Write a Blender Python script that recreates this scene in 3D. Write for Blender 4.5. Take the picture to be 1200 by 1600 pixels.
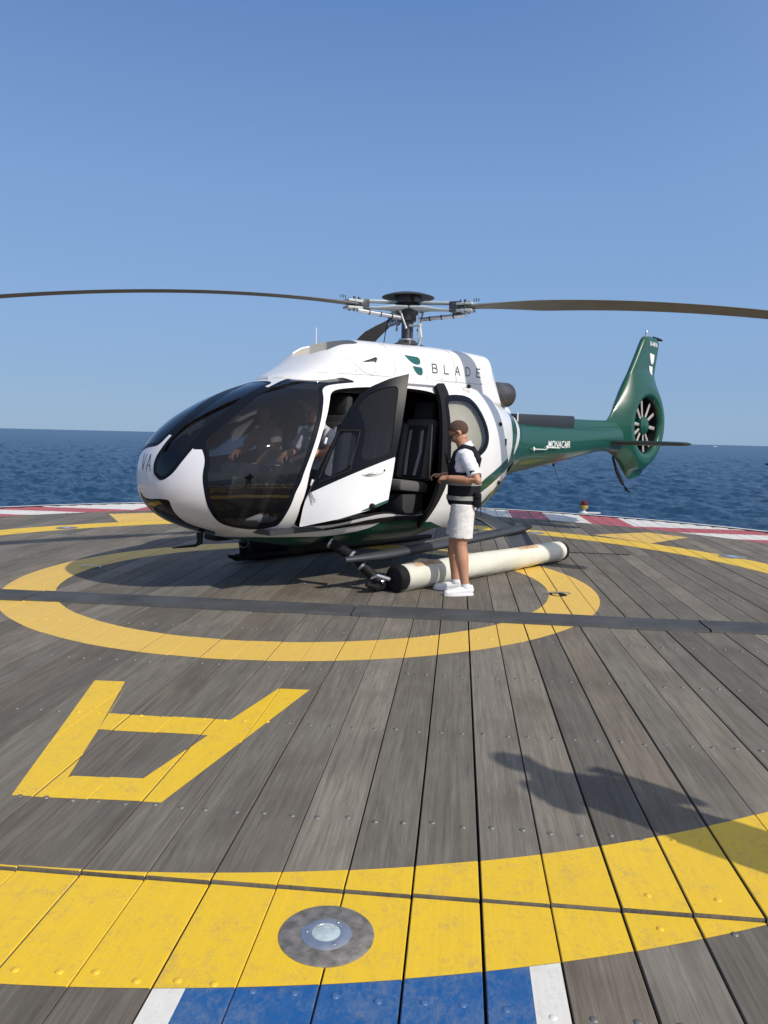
import bpy, bmesh, math, random
import numpy as np
from mathutils import Vector, Matrix
from mathutils.bvhtree import BVHTree
R = math.radians
random.seed(7); rng = np.random.default_rng(7)
for o in list(bpy.data.objects): bpy.data.objects.remove(o)
scene = bpy.context.scene
col = scene.collection

# ------------------------------------------------------------------ camera
CAM_H, FPX = 1.6, 1208.0
roll = math.atan(28/1200.0)
pitch = math.atan((800-683)*math.cos(roll)/FPX)
w = Vector((0, math.cos(pitch), -math.sin(pitch))); u0 = Vector((0, math.sin(pitch), math.cos(pitch))); r0 = Vector((1, 0, 0))
rr = r0*math.cos(roll)+u0*math.sin(roll); uu = -r0*math.sin(roll)+u0*math.cos(roll)
cd = bpy.data.cameras.new("camera"); cam = bpy.data.objects.new("camera", cd); col.objects.link(cam)
m = Matrix.Identity(4)
for i in range(3): m[i][0] = rr[i]; m[i][1] = uu[i]; m[i][2] = -w[i]
m[2][3] = CAM_H
cam.matrix_world = m
cd.sensor_fit = 'HORIZONTAL'; cd.sensor_width = 36; cd.lens = 36*FPX/1200; cd.clip_start = 0.05; cd.clip_end = 200000
scene.camera = cam

# ------------------------------------------------------------------ light
SUN_EL, SHADOW_AZ = 39.0, 137.0          # shadows fall towards this azimuth (degrees from +X)
sd = Vector((-math.cos(R(SHADOW_AZ))*math.cos(R(SUN_EL)), -math.sin(R(SHADOW_AZ))*math.cos(R(SUN_EL)), math.sin(R(SUN_EL))))
sl = bpy.data.lights.new("sun", 'SUN'); sl.energy = 4.1; sl.angle = R(0.9); sl.color = (1.0, 0.93, 0.83)
so = bpy.data.objects.new("sun", sl); col.objects.link(so)
so.rotation_euler = sd.to_track_quat('Z', 'Y').to_euler()
world = bpy.data.worlds.new("World"); scene.world = world; world.use_nodes = True
nt = world.node_tree; nt.nodes.clear()
sky = nt.nodes.new('ShaderNodeTexSky'); sky.sky_type = 'NISHITA'; sky.sun_disc = False
sky.sun_elevation = R(SUN_EL); sky.sun_rotation = math.atan2(sd.x, sd.y)
sky.air_density = 1.0; sky.dust_density = .2; sky.ozone_density = 2.0; sky.altitude = 0
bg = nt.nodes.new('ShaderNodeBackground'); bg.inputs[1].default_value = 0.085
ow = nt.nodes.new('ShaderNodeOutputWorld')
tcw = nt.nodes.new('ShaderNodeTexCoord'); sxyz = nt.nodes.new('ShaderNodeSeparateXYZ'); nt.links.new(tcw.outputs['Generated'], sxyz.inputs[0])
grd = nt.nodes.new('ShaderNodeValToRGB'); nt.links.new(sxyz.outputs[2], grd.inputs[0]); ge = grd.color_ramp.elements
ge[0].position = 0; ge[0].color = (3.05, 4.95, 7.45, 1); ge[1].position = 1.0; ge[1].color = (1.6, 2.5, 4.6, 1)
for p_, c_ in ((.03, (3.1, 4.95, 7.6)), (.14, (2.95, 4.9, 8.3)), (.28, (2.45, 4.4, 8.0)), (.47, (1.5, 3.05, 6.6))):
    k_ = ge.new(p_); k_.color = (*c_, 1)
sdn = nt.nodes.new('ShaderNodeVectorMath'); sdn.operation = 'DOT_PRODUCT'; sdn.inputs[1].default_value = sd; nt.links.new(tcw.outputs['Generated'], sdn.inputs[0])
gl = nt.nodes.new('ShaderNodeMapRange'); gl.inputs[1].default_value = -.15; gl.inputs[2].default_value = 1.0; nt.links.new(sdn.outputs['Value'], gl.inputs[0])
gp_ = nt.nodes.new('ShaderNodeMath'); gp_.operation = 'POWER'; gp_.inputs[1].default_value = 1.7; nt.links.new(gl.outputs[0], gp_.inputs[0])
gv = nt.nodes.new('ShaderNodeVectorMath'); gv.operation = 'SCALE'; gv.inputs[0].default_value = (8.2, 7.2, 5.6); nt.links.new(gp_.outputs[0], gv.inputs['Scale'])  # broad warm glow towards the sun, added to the sky to fill shadows
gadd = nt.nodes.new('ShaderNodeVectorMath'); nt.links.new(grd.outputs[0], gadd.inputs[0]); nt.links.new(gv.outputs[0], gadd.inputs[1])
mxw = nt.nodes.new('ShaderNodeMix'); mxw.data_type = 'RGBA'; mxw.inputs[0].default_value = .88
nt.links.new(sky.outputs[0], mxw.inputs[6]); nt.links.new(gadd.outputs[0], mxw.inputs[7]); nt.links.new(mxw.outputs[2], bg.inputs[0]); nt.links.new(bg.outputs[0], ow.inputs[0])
scene.render.engine = 'CYCLES'
scene.view_settings.view_transform = 'Standard'; scene.view_settings.look = 'None'
scene.view_settings.exposure = 0.0; scene.view_settings.gamma = 1.0
scene.cycles.max_bounces = 8; scene.cycles.transparent_max_bounces = 16
scene.render.resolution_x = 768; scene.render.resolution_y = 1024

# ------------------------------------------------------------------ materials
def mat(name, color=(.5,.5,.5), rough=.5, metal=0, coat=0, spec=None, noise=0, nscale=8, bump=0, bscale=60, coatr=.05):
    m = bpy.data.materials.new(name); m.use_nodes = True; t = m.node_tree; b = t.nodes['Principled BSDF']
    b.inputs['Base Color'].default_value = (*color, 1); b.inputs['Roughness'].default_value = rough
    b.inputs['Metallic'].default_value = metal; b.inputs['Coat Weight'].default_value = coat; b.inputs['Coat Roughness'].default_value = coatr
    if spec is not None: b.inputs['Specular IOR Level'].default_value = spec
    tc = t.nodes.new('ShaderNodeTexCoord')
    if noise:
        n = t.nodes.new('ShaderNodeTexNoise'); n.inputs['Scale'].default_value = nscale; n.inputs['Detail'].default_value = 6
        t.links.new(tc.outputs['Object'], n.inputs['Vector'])
        r = t.nodes.new('ShaderNodeMapRange'); r.inputs['From Min'].default_value = .3; r.inputs['From Max'].default_value = .7
        r.inputs['To Min'].default_value = 1-noise; r.inputs['To Max'].default_value = 1+noise
        t.links.new(n.outputs['Fac'], r.inputs['Value'])
        mx = t.nodes.new('ShaderNodeVectorMath'); mx.operation = 'SCALE'; mx.inputs[0].default_value = color
        t.links.new(r.outputs[0], mx.inputs['Scale']); t.links.new(mx.outputs[0], b.inputs['Base Color'])
    if bump:
        n2 = t.nodes.new('ShaderNodeTexNoise'); n2.inputs['Scale'].default_value = bscale; n2.inputs['Detail'].default_value = 4
        t.links.new(tc.outputs['Object'], n2.inputs['Vector'])
        bp = t.nodes.new('ShaderNodeBump'); bp.inputs['Strength'].default_value = bump; bp.inputs['Distance'].default_value = .01
        t.links.new(n2.outputs['Fac'], bp.inputs['Height']); t.links.new(bp.outputs[0], b.inputs['Normal'])
    return m
def glassmat(name, tint, rough=.02, refl=1.0):
    m = bpy.data.materials.new(name); m.use_nodes = True; t = m.node_tree; t.nodes.clear()
    o = t.nodes.new('ShaderNodeOutputMaterial'); mx = t.nodes.new('ShaderNodeMixShader'); tr = t.nodes.new('ShaderNodeBsdfTransparent')
    g = t.nodes.new('ShaderNodeBsdfGlossy'); f = t.nodes.new('ShaderNodeFresnel'); f.inputs['IOR'].default_value = 1.5
    tr.inputs[0].default_value = (*tint, 1); g.inputs['Roughness'].default_value = rough; g.inputs[0].default_value = (refl, refl, refl, 1)
    t.links.new(f.outputs[0], mx.inputs[0]); t.links.new(tr.outputs[0], mx.inputs[1]); t.links.new(g.outputs[0], mx.inputs[2]); t.links.new(mx.outputs[0], o.inputs[0])
    return m
M = {}
M['white'] = mat('white_paint', (.72,.725,.73), .38, coat=.6, noise=.02, nscale=3)
M['pearl'] = mat('pearl_white_paint', (.62,.62,.66), .36, coat=.7, noise=.02, nscale=3)
M['green'] = mat('green_paint', (.002,.060,.036), .3, coat=.45, coatr=.04, spec=.35)
M['teal'] = mat('teal_decal', (.012,.10,.10), .35)
M['black'] = mat('black_rubber', (.010,.010,.011), .6, spec=.2, noise=.2, nscale=20)
M['lining'] = mat('cabin_lining', (.011,.011,.012), .85, spec=.12)
M['frame'] = mat('black_frame_paint', (.005,.007,.012), .35, spec=.10)
M['glass'] = glassmat('tinted_glass', (.45,.46,.48), .018)
M['glass_dark'] = glassmat('dark_tinted_glass', (.15,.155,.17), .012)
M['glass_clear'] = glassmat('clear_glass', (.80,.80,.76), .01)
M['dgrey'] = mat('dark_grey_composite', (.032,.036,.044), .5, noise=.1, nscale=10)
M['blade'] = mat('blade_grey', (.17,.165,.15), .55, noise=.08, nscale=4)
M['hubgrey'] = mat('hub_blue_grey', (.42,.47,.48), .45, noise=.1, nscale=20)
M['hubdark'] = mat('hub_dark_metal', (.07,.072,.078), .42, metal=.5, noise=.3, nscale=30)
M['steel'] = mat('worn_steel', (.38,.38,.38), .38, metal=.8, noise=.2, nscale=14)
M['alu'] = mat('brushed_aluminium', (.55,.56,.58), .34, metal=.85, noise=.12, nscale=25)
M['exhaust'] = mat('heat_stained_exhaust', (.10,.095,.095), .45, metal=.6, noise=.3, nscale=6)
M['seat'] = mat('grey_seat_fabric', (.10,.10,.105), .9, bump=.3, bscale=120)
M['seatdark'] = mat('dark_seat_cloth', (.028,.029,.032), .85, bump=.3, bscale=120)
M['strap'] = mat('grey_harness_webbing', (.30,.30,.31), .8)
M['cream'] = mat('cream_float_fabric', (.60,.59,.51), .6, noise=.05, nscale=9, bump=.25, bscale=20)
M['patch'] = mat('faded_orange_label', (.50,.34,.20), .8, noise=.25, nscale=40)
M['patchtxt'] = mat('faded_red_print', (.42,.16,.08), .8, noise=.3, nscale=60)
M['skin'] = mat('tanned_skin', (.45,.225,.14), .5, noise=.08, nscale=12)
M['hair'] = mat('short_brown_hair', (.080,.046,.033), .9, noise=.3, nscale=60, bump=.6, bscale=200)
M['shirt'] = mat('white_cotton', (.68,.69,.74), .85, noise=.03, nscale=9, bump=.5, bscale=16)
M['shorts'] = mat('white_twill', (.68,.67,.66), .88, noise=.03, nscale=9, bump=.9, bscale=13)
M['vest'] = mat('black_nylon', (.009,.010,.014), .7, spec=.2, bump=.5, bscale=25)
M['reflective'] = mat('grey_reflective_band', (.26,.26,.245), .5)
M['shoe'] = mat('white_leather', (.74,.74,.75), .45)
M['glassblk'] = mat('black_plastic', (.008,.008,.010), .25)
M['beige'] = mat('beige_cotton', (.36,.29,.27), .9, bump=.5, bscale=20)
M['dial'] = mat('instrument_panel', (.02,.02,.022), .5)
M['lampred'] = mat('red_lamp_glass', (.09,.008,.008), .2)
M['lampyel'] = mat('yellow_lamp_body', (.42,.32,.06), .4)
M['mat'] = mat('grey_rubber_strip', (.052,.055,.057), .75, noise=.30, nscale=2.5, bump=.5, bscale=40)

# painted or bare planks: one procedural timber material, and paints that let its grain and wear through
PITCH, U0, ANG = .2415, .125, R(5.45)
def timber(name, paint=None, wear=.5, prough=.55, wearcol=None):
    m = bpy.data.materials.new(name); m.use_nodes = True; t = m.node_tree; N = t.nodes; Lk = t.links; b = N['Principled BSDF']
    def nd(k, **kw):
        n = N.new(k)
        for a, v in kw.items(): setattr(n, a, v)
        return n
    def math_(op, a, b_=None, c=None):
        n = nd('ShaderNodeMath', operation=op)
        for i, v in enumerate((a, b_, c)):
            if v is None: continue
            if isinstance(v, (int, float)): n.inputs[i].default_value = v
            else: Lk.new(v, n.inputs[i])
        return n.outputs[0]
    tc = nd('ShaderNodeTexCoord'); sp = nd('ShaderNodeSeparateXYZ'); Lk.new(tc.outputs['Object'], sp.inputs[0])
    x, y = sp.outputs[0], sp.outputs[1]
    pid = math_('FLOOR', math_('DIVIDE', math_('SUBTRACT', x, U0), PITCH))
    jid = math_('FLOOR', math_('DIVIDE', math_('SUBTRACT', y, 2.58), 4.35))
    cb = nd('ShaderNodeCombineXYZ'); Lk.new(pid, cb.inputs[0]); Lk.new(jid, cb.inputs[1])
    wn = nd('ShaderNodeTexWhiteNoise', noise_dimensions='2D'); Lk.new(cb.outputs[0], wn.inputs[0])
    seed = math_('MULTIPLY', wn.outputs['Value'], 37.0)
    def noise(sx, sy, scale, detail=6, rough=.6, dist=0):
        c = nd('ShaderNodeCombineXYZ'); Lk.new(math_('MULTIPLY', x, sx), c.inputs[0]); Lk.new(math_('MULTIPLY', y, sy), c.inputs[1]); Lk.new(seed, c.inputs[2])
        n = nd('ShaderNodeTexNoise'); n.inputs['Scale'].default_value = scale; n.inputs['Detail'].default_value = detail; n.inputs['Roughness'].default_value = rough; n.inputs['Distortion'].default_value = dist
        Lk.new(c.outputs[0], n.inputs['Vector']); return n.outputs['Fac']
    grain = noise(48, 1.1, 1.0, 10, .74, .9); fine = noise(260, 6, 1.0, 6, .75); figure = noise(7, .8, 1.0, 5, .6, 2.6)
    blot = noise(1.6, 1.1, 1.3, 5, .55)
    def ramp(v, pts):
        r = nd('ShaderNodeValToRGB'); e = r.color_ramp.elements
        e[0].position, e[0].color = pts[0][0], (*pts[0][1], 1); e[1].position, e[1].color = pts[-1][0], (*pts[-1][1], 1)
        for p, c in pts[1:-1]:
            k = e.new(p); k.color = (*c, 1)
        Lk.new(v, r.inputs[0]); return r.outputs[0]
    def mix(f, a, b_, mode='MIX'):
        n = nd('ShaderNodeMix', data_type='RGBA', blend_type=mode)
        if isinstance(f, (int, float)): n.inputs[0].default_value = f
        else: Lk.new(f, n.inputs[0])
        for i, v in ((6, a), (7, b_)):
            if isinstance(v, tuple): n.inputs[i].default_value = (*v, 1)
            else: Lk.new(v, n.inputs[i])
        return n.outputs[2]
    def mr(v, a, b_, c, d):
        n = nd('ShaderNodeMapRange'); Lk.new(v, n.inputs[0])
        for i, k in enumerate((a, b_, c, d)): n.inputs[i+1].default_value = k
        return n.outputs[0]
    g = math_('ADD', math_('MULTIPLY', grain, .5), math_('ADD', math_('MULTIPLY', fine, .28), math_('MULTIPLY', figure, .22)))
    wood = ramp(g, [(.28, (.062,.054,.043)), (.43, (.122,.109,.089)), (.55, (.186,.168,.139)), (.72, (.285,.260,.218))])
    # each plank has weathered to its own tone
    tone = mr(wn.outputs['Value'], 0, 1, .70, 1.18)
    vm = nd('ShaderNodeVectorMath', operation='SCALE'); Lk.new(wood, vm.inputs[0]); Lk.new(tone, vm.inputs['Scale'])
    wood = mix(mr(blot, .45, .75, 0, .55), vm.outputs[0], (.075,.062,.050), 'MIX'); wood = mix(mr(noise(11, 6, 2.0, 9, .8, .5), .60, .76, 0, .35), wood, (.30,.28,.245)); wood = mix(mr(noise(5, 2.2, 2.4, 7, .7, 1.5), .64, .76, 0, .45), wood, (.045,.038,.032))
    sp2 = nd('ShaderNodeSeparateColor'); Lk.new(wn.outputs['Color'], sp2.inputs[0])
    wood = mix(mr(sp2.outputs[1], .6, 1, 0, .35), wood, (1.15,.98,.80), 'MULTIPLY')
    rough = .78
    bp = nd('ShaderNodeBump'); bp.inputs['Strength'].default_value = .35 if paint is None else .18; bp.inputs['Distance'].default_value = .004
    Lk.new(g, bp.inputs['Height']); Lk.new(bp.outputs[0], b.inputs['Normal'])
    if paint is None:
        Lk.new(wood, b.inputs['Base Color']); b.inputs['Roughness'].default_value = rough; b.inputs['Specular IOR Level'].default_value = .3
    else:
        blo = noise(5, 4, 2.2, 10, .78); sc = noise(30, 18, 2.2, 8, .8, .6)
        wv = math_('ADD', math_('MULTIPLY', blo, .5), math_('MULTIPLY', sc, .5))
        f = mr(wv, 1-wear-.02, 1-wear+.12, 0, .7)
        pc = mix(mr(grain, .35, .65, 0, .30), paint, tuple(c*.70 for c in paint)); pc = mix(mr(sp2.outputs[0], 0, 1, 0, .16), pc, tuple(c*.78 for c in paint)); pc = mix(mr(noise(14, 11, 2.6, 8, .8), .42, .7, 0, .34), pc, tuple(a_*.62+b_*.20 for a_, b_ in zip(paint, (.5, .36, .25))))
        Lk.new(mix(f, pc, wearcol or wood), b.inputs['Base Color'])
        b.inputs['Roughness'].default_value = prough
    return m
M['wood'] = timber('weathered_grey_timber')
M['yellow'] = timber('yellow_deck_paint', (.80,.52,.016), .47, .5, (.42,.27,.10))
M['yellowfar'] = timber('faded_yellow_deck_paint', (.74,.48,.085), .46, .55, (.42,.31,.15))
M['blue'] = timber('blue_deck_paint', (.006,.092,.29), .505, .42, (.14,.19,.27))
M['pwhite'] = timber('white_deck_paint', (.74,.72,.66), .46, .55, (.42,.40,.36))
M['pred'] = timber('faded_red_deck_paint', (.44,.075,.07), .46, .5, (.40,.20,.17))

# ------------------------------------------------------------------ mesh helpers
def link(name, me, parent=None, mats=(), label=None):
    o = bpy.data.objects.new(name, me); col.objects.link(o)
    for k in mats: me.materials.append(M[k] if isinstance(k, str) else k)
    if parent: o.parent = parent
    if label: o['label'] = label
    return o
def thing(name, label, cat, loc=(0,0,0), rotz=0, group=None):
    o = bpy.data.objects.new(name, None); col.objects.link(o); o.location = loc; o.rotation_euler = (0,0,rotz)
    o.empty_display_size = .2; return tag(o, label, cat, group)
def tag(o, label, cat, group=None):
    o['label'] = label; o['category'] = cat
    if group: o['group'] = group
    return o
def struct(o, label=None):
    o['kind'] = 'structure'
    if label: o['label'] = label
    return o
class MB:
    def __init__(s): s.v = []; s.f = []; s.m = []
    def add(s, v, f, m=0):
        k = len(s.v); s.v += [tuple(map(float, p)) for p in v]; s.f += [tuple(int(i)+k for i in q) for q in f]; s.m += [m]*len(f); return s
    def box(s, c, d, m=0, rot=None, bev=0):
        bm = bmesh.new(); bmesh.ops.create_cube(bm, size=1); bmesh.ops.scale(bm, vec=d, verts=bm.verts)
        if bev: bmesh.ops.bevel(bm, geom=bm.edges[:], offset=bev, segments=2, affect='EDGES', profile=.5)
        T = Matrix.Translation(c) @ (rot.to_4x4() if rot else Matrix.Identity(4)); bm.transform(T)
        bm.verts.index_update(); s.add([v.co for v in bm.verts], [[v.index for v in f.verts] for f in bm.faces], m); bm.free(); return s
    def tube(s, P, r, m=0, n=12, caps=True, flat=None, up=None):
        P = [Vector(p) for p in P]; rs = list(r) if hasattr(r, '__len__') else [r]*len(P); V = []; F = []
        prev = None
        for i, p in enumerate(P):
            d = (P[min(i+1, len(P)-1)]-P[max(i-1, 0)]).normalized()
            a = Vector(up) if up else (prev if prev is not None else (Vector((0,0,1)) if abs(d.z) < .9 else Vector((1,0,0))))
            x = (a-d*a.dot(d)).normalized(); prev = x; yv = d.cross(x)
            rx, ry = (rs[i] if hasattr(rs[i], '__len__') else (rs[i], rs[i]*(flat or 1)))
            for k in range(n):
                t = 2*math.pi*k/n; V.append(p+x*math.cos(t)*rx+yv*math.sin(t)*ry)
        for i in range(len(P)-1):
            for k in range(n): a, b_ = i*n+k, i*n+(k+1) % n; F.append((a, b_, b_+n, a+n))
        if caps: F.append(tuple(reversed(range(n)))); F.append(tuple(range((len(P)-1)*n, len(P)*n)))
        return s.add(V, F, m)
    def lathe(s, prof, c=(0,0,0), m=0, n=32, axis='z', caps=True):
        V = []; F = []
        for (r, z) in prof:
            for k in range(n):
                t = 2*math.pi*k/n
                q = (r*math.cos(t), r*math.sin(t), z)
                if axis == 'y': q = (q[0], q[2], q[1])
                if axis == 'x': q = (q[2], q[0], q[1])
                V.append((q[0]+c[0], q[1]+c[1], q[2]+c[2]))
        for i in range(len(prof)-1):
            for k in range(n): a, b_ = i*n+k, i*n+(k+1) % n; F.append((a, b_, b_+n, a+n))
        if caps: F.append(tuple(reversed(range(n)))); F.append(tuple(range((len(prof)-1)*n, len(prof)*n)))
        return s.add(V, F, m)
    def sphere(s, c, r, m=0, nu=16, nv=10, rot=None):
        r = r if hasattr(r, '__len__') else (r, r, r); V = []; F = []
        for j in range(nv+1):
            ph = math.pi*j/nv
            for k in range(nu):
                t = 2*math.pi*k/nu; q = Vector((r[0]*math.sin(ph)*math.cos(t), r[1]*math.sin(ph)*math.sin(t), r[2]*math.cos(ph)))
                if rot: q = rot @ q
                V.append(Vector(c)+q)
        for j in range(nv):
            for k in range(nu): a, b_ = j*nu+k, j*nu+(k+1) % nu; F.append((a, a+nu, b_+nu, b_))
        return s.add(V, F, m)
    def build(s, name, mats, parent=None, smooth=40, label=None, merge=True):
        me = bpy.data.meshes.new(name); me.from_pydata(s.v, [], s.f); me.polygons.foreach_set('material_index', s.m)
        if merge:
            bm = bmesh.new(); bm.from_mesh(me); bmesh.ops.remove_doubles(bm, verts=bm.verts, dist=1e-5); bmesh.ops.recalc_face_normals(bm, faces=bm.faces); bm.to_mesh(me); bm.free()
        if smooth: me.polygons.foreach_set('use_smooth', [True]*len(me.polygons)); me.set_sharp_from_angle(angle=R(smooth))
        return link(name, me, parent, [mats] if isinstance(mats, str) else mats, label)

# pieces: (A, F): A rows are x y z nx ny nz U V ; clip() cuts along a signed field given per vertex
def clip(P, d):
    A, F = P; d = np.asarray(d, float).copy(); d[np.abs(d) < 1e-7] = 1e-7
    out = []
    extra = []; cache = {}
    def cut(a, b_):
        k = (a, b_) if a < b_ else (b_, a)
        if k not in cache:
            t = d[k[0]]/(d[k[0]]-d[k[1]]); cache[k] = len(A)+len(extra); extra.append(A[k[0]]*(1-t)+A[k[1]]*t)
        return cache[k]
    Fi, Fo = [], []
    neg = d < 0
    for f in F:
        s = [neg[i] for i in f]
        if all(s): Fi.append(f); continue
        if not any(s): Fo.append(f); continue
        pi, po = [], []
        for k in range(len(f)):
            a, b_ = f[k], f[(k+1) % len(f)]
            (pi if s[k] else po).append(a)
            if s[k] != s[(k+1) % len(f)]: c = cut(a, b_); pi.append(c); po.append(c)
        if len(pi) > 2: Fi.append(tuple(pi))
        if len(po) > 2: Fo.append(tuple(po))
    B = np.vstack([A, np.array(extra)]) if extra else A
    return compact((B, Fi)), compact((B, Fo))
def compact(P):
    A, F = P
    if not F: return (A[:0], [])
    used = np.unique(np.concatenate([np.array(f) for f in F])); mp = -np.ones(len(A), int); mp[used] = np.arange(len(used))
    return (A[used], [tuple(int(mp[i]) for i in f) for f in F])
def half(P, a, b_, c):      # cut by a*x+b*y<c
    A = P[0]; return clip(P, A[:,0]*a+A[:,1]*b_-c)[0]
def segdist(Q, S):          # distance of points Q to polyline S (closed), any dimension
    best = np.full(len(Q), 1e9)
    for i in range(len(S)):
        a, b_ = S[i], S[(i+1) % len(S)]; ab = b_-a; L2 = ab@ab+1e-12
        t = np.clip(((Q-a)@ab)/L2, 0, 1); best = np.minimum(best, np.linalg.norm(Q-a-t[:,None]*ab, axis=1))
    return best
def inside(Q, S):
    r = np.zeros(len(Q), bool)
    for i in range(len(S)):
        x1, y1 = S[i]; x2, y2 = S[(i+1) % len(S)]
        c = (y1 > Q[:,1]) != (y2 > Q[:,1])
        with np.errstate(divide='ignore', invalid='ignore'): xi = x1+(Q[:,1]-y1)*(x2-x1)/(y2-y1)
        r ^= c & (Q[:,0] < xi)
    return r
def chaikin(S, n=2):
    S = np.array(S, float)
    for _ in range(n):
        T = np.roll(S, -1, 0); S = np.stack([S*.75+T*.25, S*.25+T*.75], 1).reshape(-1, S.shape[1])
    return S
def dense(S, step):
    out = []
    for i in range(len(S)):
        a, b_ = S[i], S[(i+1) % len(S)]; n = max(1, int(np.linalg.norm(b_-a)/step))
        for k in range(n): out.append(a+(b_-a)*k/n)
    return np.array(out)
def islands(P):
    A, F = P; par = list(range(len(A)))
    key = {}
    for i, p in enumerate(np.round(A[:,:3], 4).tolist()):
        k = tuple(p)
        if k in key: par[i] = key[k]
        else: key[k] = i
    def fd(i):
        while par[i] != i: par[i] = par[par[i]]; i = par[i]
        return i
    for f in F:
        r = fd(f[0])
        for i in f[1:]: par[fd(i)] = r
    g = {}
    for f in F: g.setdefault(fd(f[0]), []).append(f)
    return [compact((A, q)) for q in g.values() if len(q) > 5] or [P]
def piece(name, P, mats, parent=None, off=0, thick=0, inner=1, label=None, flip=False):
    L = islands(P) if P[1] else []
    if not L: return None
    L.sort(key=lambda q: -len(q[1])); out = None
    for q in L:
        o = piece1(name, q, mats, parent, off, thick, inner, label if out is None else None, flip); out = out or o
    return out
def piece1(name, P, mats, parent=None, off=0, thick=0, inner=1, label=None, flip=False):
    A, F = P
    if not F: return None
    V = A[:,:3]+A[:,3:6]*off; Nn = A[:,3:6].copy(); F = [tuple(reversed(f)) if flip else f for f in F]; mi = [0]*len(F)
    c0 = 0.0
    for f in F[::max(1, len(F)//200)]:
        c0 += float(np.cross(V[f[1]]-V[f[0]], V[f[2]]-V[f[0]])@Nn[f[0]])
    if c0 < 0: F = [tuple(reversed(f)) for f in F]
    Fs = list(F)
    if thick:
        n = len(V); V = np.vstack([V, V-A[:,3:6]*thick]); Nn = np.vstack([Nn, -Nn])
        ed = {}
        for f in F:
            for k in range(len(f)): ed[(f[k], f[(k+1) % len(f)])] = 1
        Fs += [tuple(i+n for i in reversed(f)) for f in F]; mi += [inner]*len(F)
        rim = [(b_, a, a+n, b_+n) for (a, b_) in ed if (b_, a) not in ed]
        k0 = len(V); idx = {}
        for q in rim:      # rim gets vertices of its own so its corner stays sharp
            g = []
            for i in q:
                if i not in idx: idx[i] = k0+len(idx)
                g.append(idx[i])
            Fs.append(tuple(g)); mi.append(inner)
        if idx:
            order = sorted(idx, key=idx.get); V = np.vstack([V, V[order]]); Nn = np.vstack([Nn, np.zeros((len(order), 3))])
    me = bpy.data.meshes.new(name); me.from_pydata(V.tolist(), [], Fs); me.polygons.foreach_set('material_index', mi)
    me.polygons.foreach_set('use_smooth', [True]*len(Fs)); me.validate(); me.update()
    nv = np.zeros((len(V), 3)); vn = np.array([v.normal[:] for v in me.vertices])
    z = np.linalg.norm(Nn, axis=1) < .5; nv[:] = Nn; nv[z] = vn[z]
    me.normals_split_custom_set_from_vertices(nv.tolist())
    return link(name, me, parent, [mats] if isinstance(mats, str) else mats, label)
def hermite(x, xs, ys):
    idx = np.argsort(xs); X = xs[idx]; Y = ys[idx]; dd = np.diff(Y)/np.diff(X); mm = np.zeros_like(Y)
    for i in range(1, len(X)-1): mm[i] = 0 if dd[i-1]*dd[i] <= 0 else 2*dd[i-1]*dd[i]/(dd[i-1]+dd[i])
    mm[0] = dd[0]; mm[-1] = dd[-1]
    k = np.clip(np.searchsorted(X, x)-1, 0, len(X)-2); h = X[k+1]-X[k]; t = (x-X[k])/h
    return (2*t**3-3*t**2+1)*Y[k]+(t**3-2*t**2+t)*h*mm[k]+(-2*t**3+3*t**2)*Y[k+1]+(t**3-t**2)*h*mm[k+1]
class Loft:
    def __init__(s, ST, p=1.0, shear=None):
        s.ST = np.array(ST, float); s.x0 = s.ST[:,0].max(); s.rg = s.x0-s.ST[:,0].min(); s.p = p; s.shear = shear
    def at(s, S, t):
        X = s.x0-s.rg*S**s.p; a, zt, zb, zc, n1, n2 = [hermite(X, s.ST[:,0], s.ST[:,i]) for i in range(1, 7)]
        C, Q = np.cos(t), np.sin(t); n = np.where(Q > 0, n1, n2)
        y = a*np.sign(C)*np.abs(C)**(2/n); z = zc+np.where(Q > 0, zt-zc, zc-zb)*np.sign(Q)*np.abs(Q)**(2/n)
        if s.shear: X = s.shear(X, z)
        return np.stack([X, y, z], -1)
    def mesh(s, nu, nv, cap=False):
        ss = np.linspace(0, 1, nu); tt = np.linspace(0, 2*np.pi, nv, endpoint=False)
        SS, TT = np.meshgrid(ss, tt, indexing='ij'); G = s.at(SS, TT)
        du = np.gradient(G, axis=0); dv = np.roll(G, -1, 1)-np.roll(G, 1, 1); Nn = np.cross(dv, du)
        c = G.mean(1, keepdims=True); sg = np.sign((Nn*(G-c)).sum(-1, keepdims=True)); sg[sg == 0] = 1; Nn *= sg
        Nn[0] = (1, 0, 0) if s.ST[0,1] < .01 else Nn[0]
        Nn /= np.linalg.norm(Nn, axis=-1, keepdims=True)+1e-9
        UV = np.stack([SS*np.cos(TT), SS*np.sin(TT)], -1)
        A = np.concatenate([G, Nn, UV], -1).reshape(-1, 8)
        F = []
        for i in range(nu-1):
            for k in range(nv):
                a, b_ = i*nv+k, i*nv+(k+1) % nv; F.append((a, b_, b_+nv, a+nv) if True else 0)
        if cap: F.append(tuple(range((nu-1)*nv, nu*nv)))
        return (A, F)
    def region(s, P, st, smooth=2):     # signed distance (metres) to an outline given as (s, t in degrees)
        st2 = []
        for (a, t), (a2, t2) in zip(st, list(st[1:])+[st[0]]):
            n = max(1, int(abs(t2-t)/5)) if (min(a, a2) > .25 and abs(t2-t) < 180) else 1
            st2 += [(a+(a2-a)*i/n, t+(t2-t)*i/n) for i in range(n)]
        uv = np.array([(a*math.cos(R(t)), a*math.sin(R(t))) for a, t in st2]); uv = chaikin(uv, smooth) if smooth else uv
        uv = dense(uv, .012); pts = s.at(np.hypot(uv[:,0], uv[:,1]), np.arctan2(uv[:,1], uv[:,0]))
        d = segdist(P[0][:,:3], pts); d[inside(P[0][:,6:8], uv)] *= -1; return d

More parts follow.
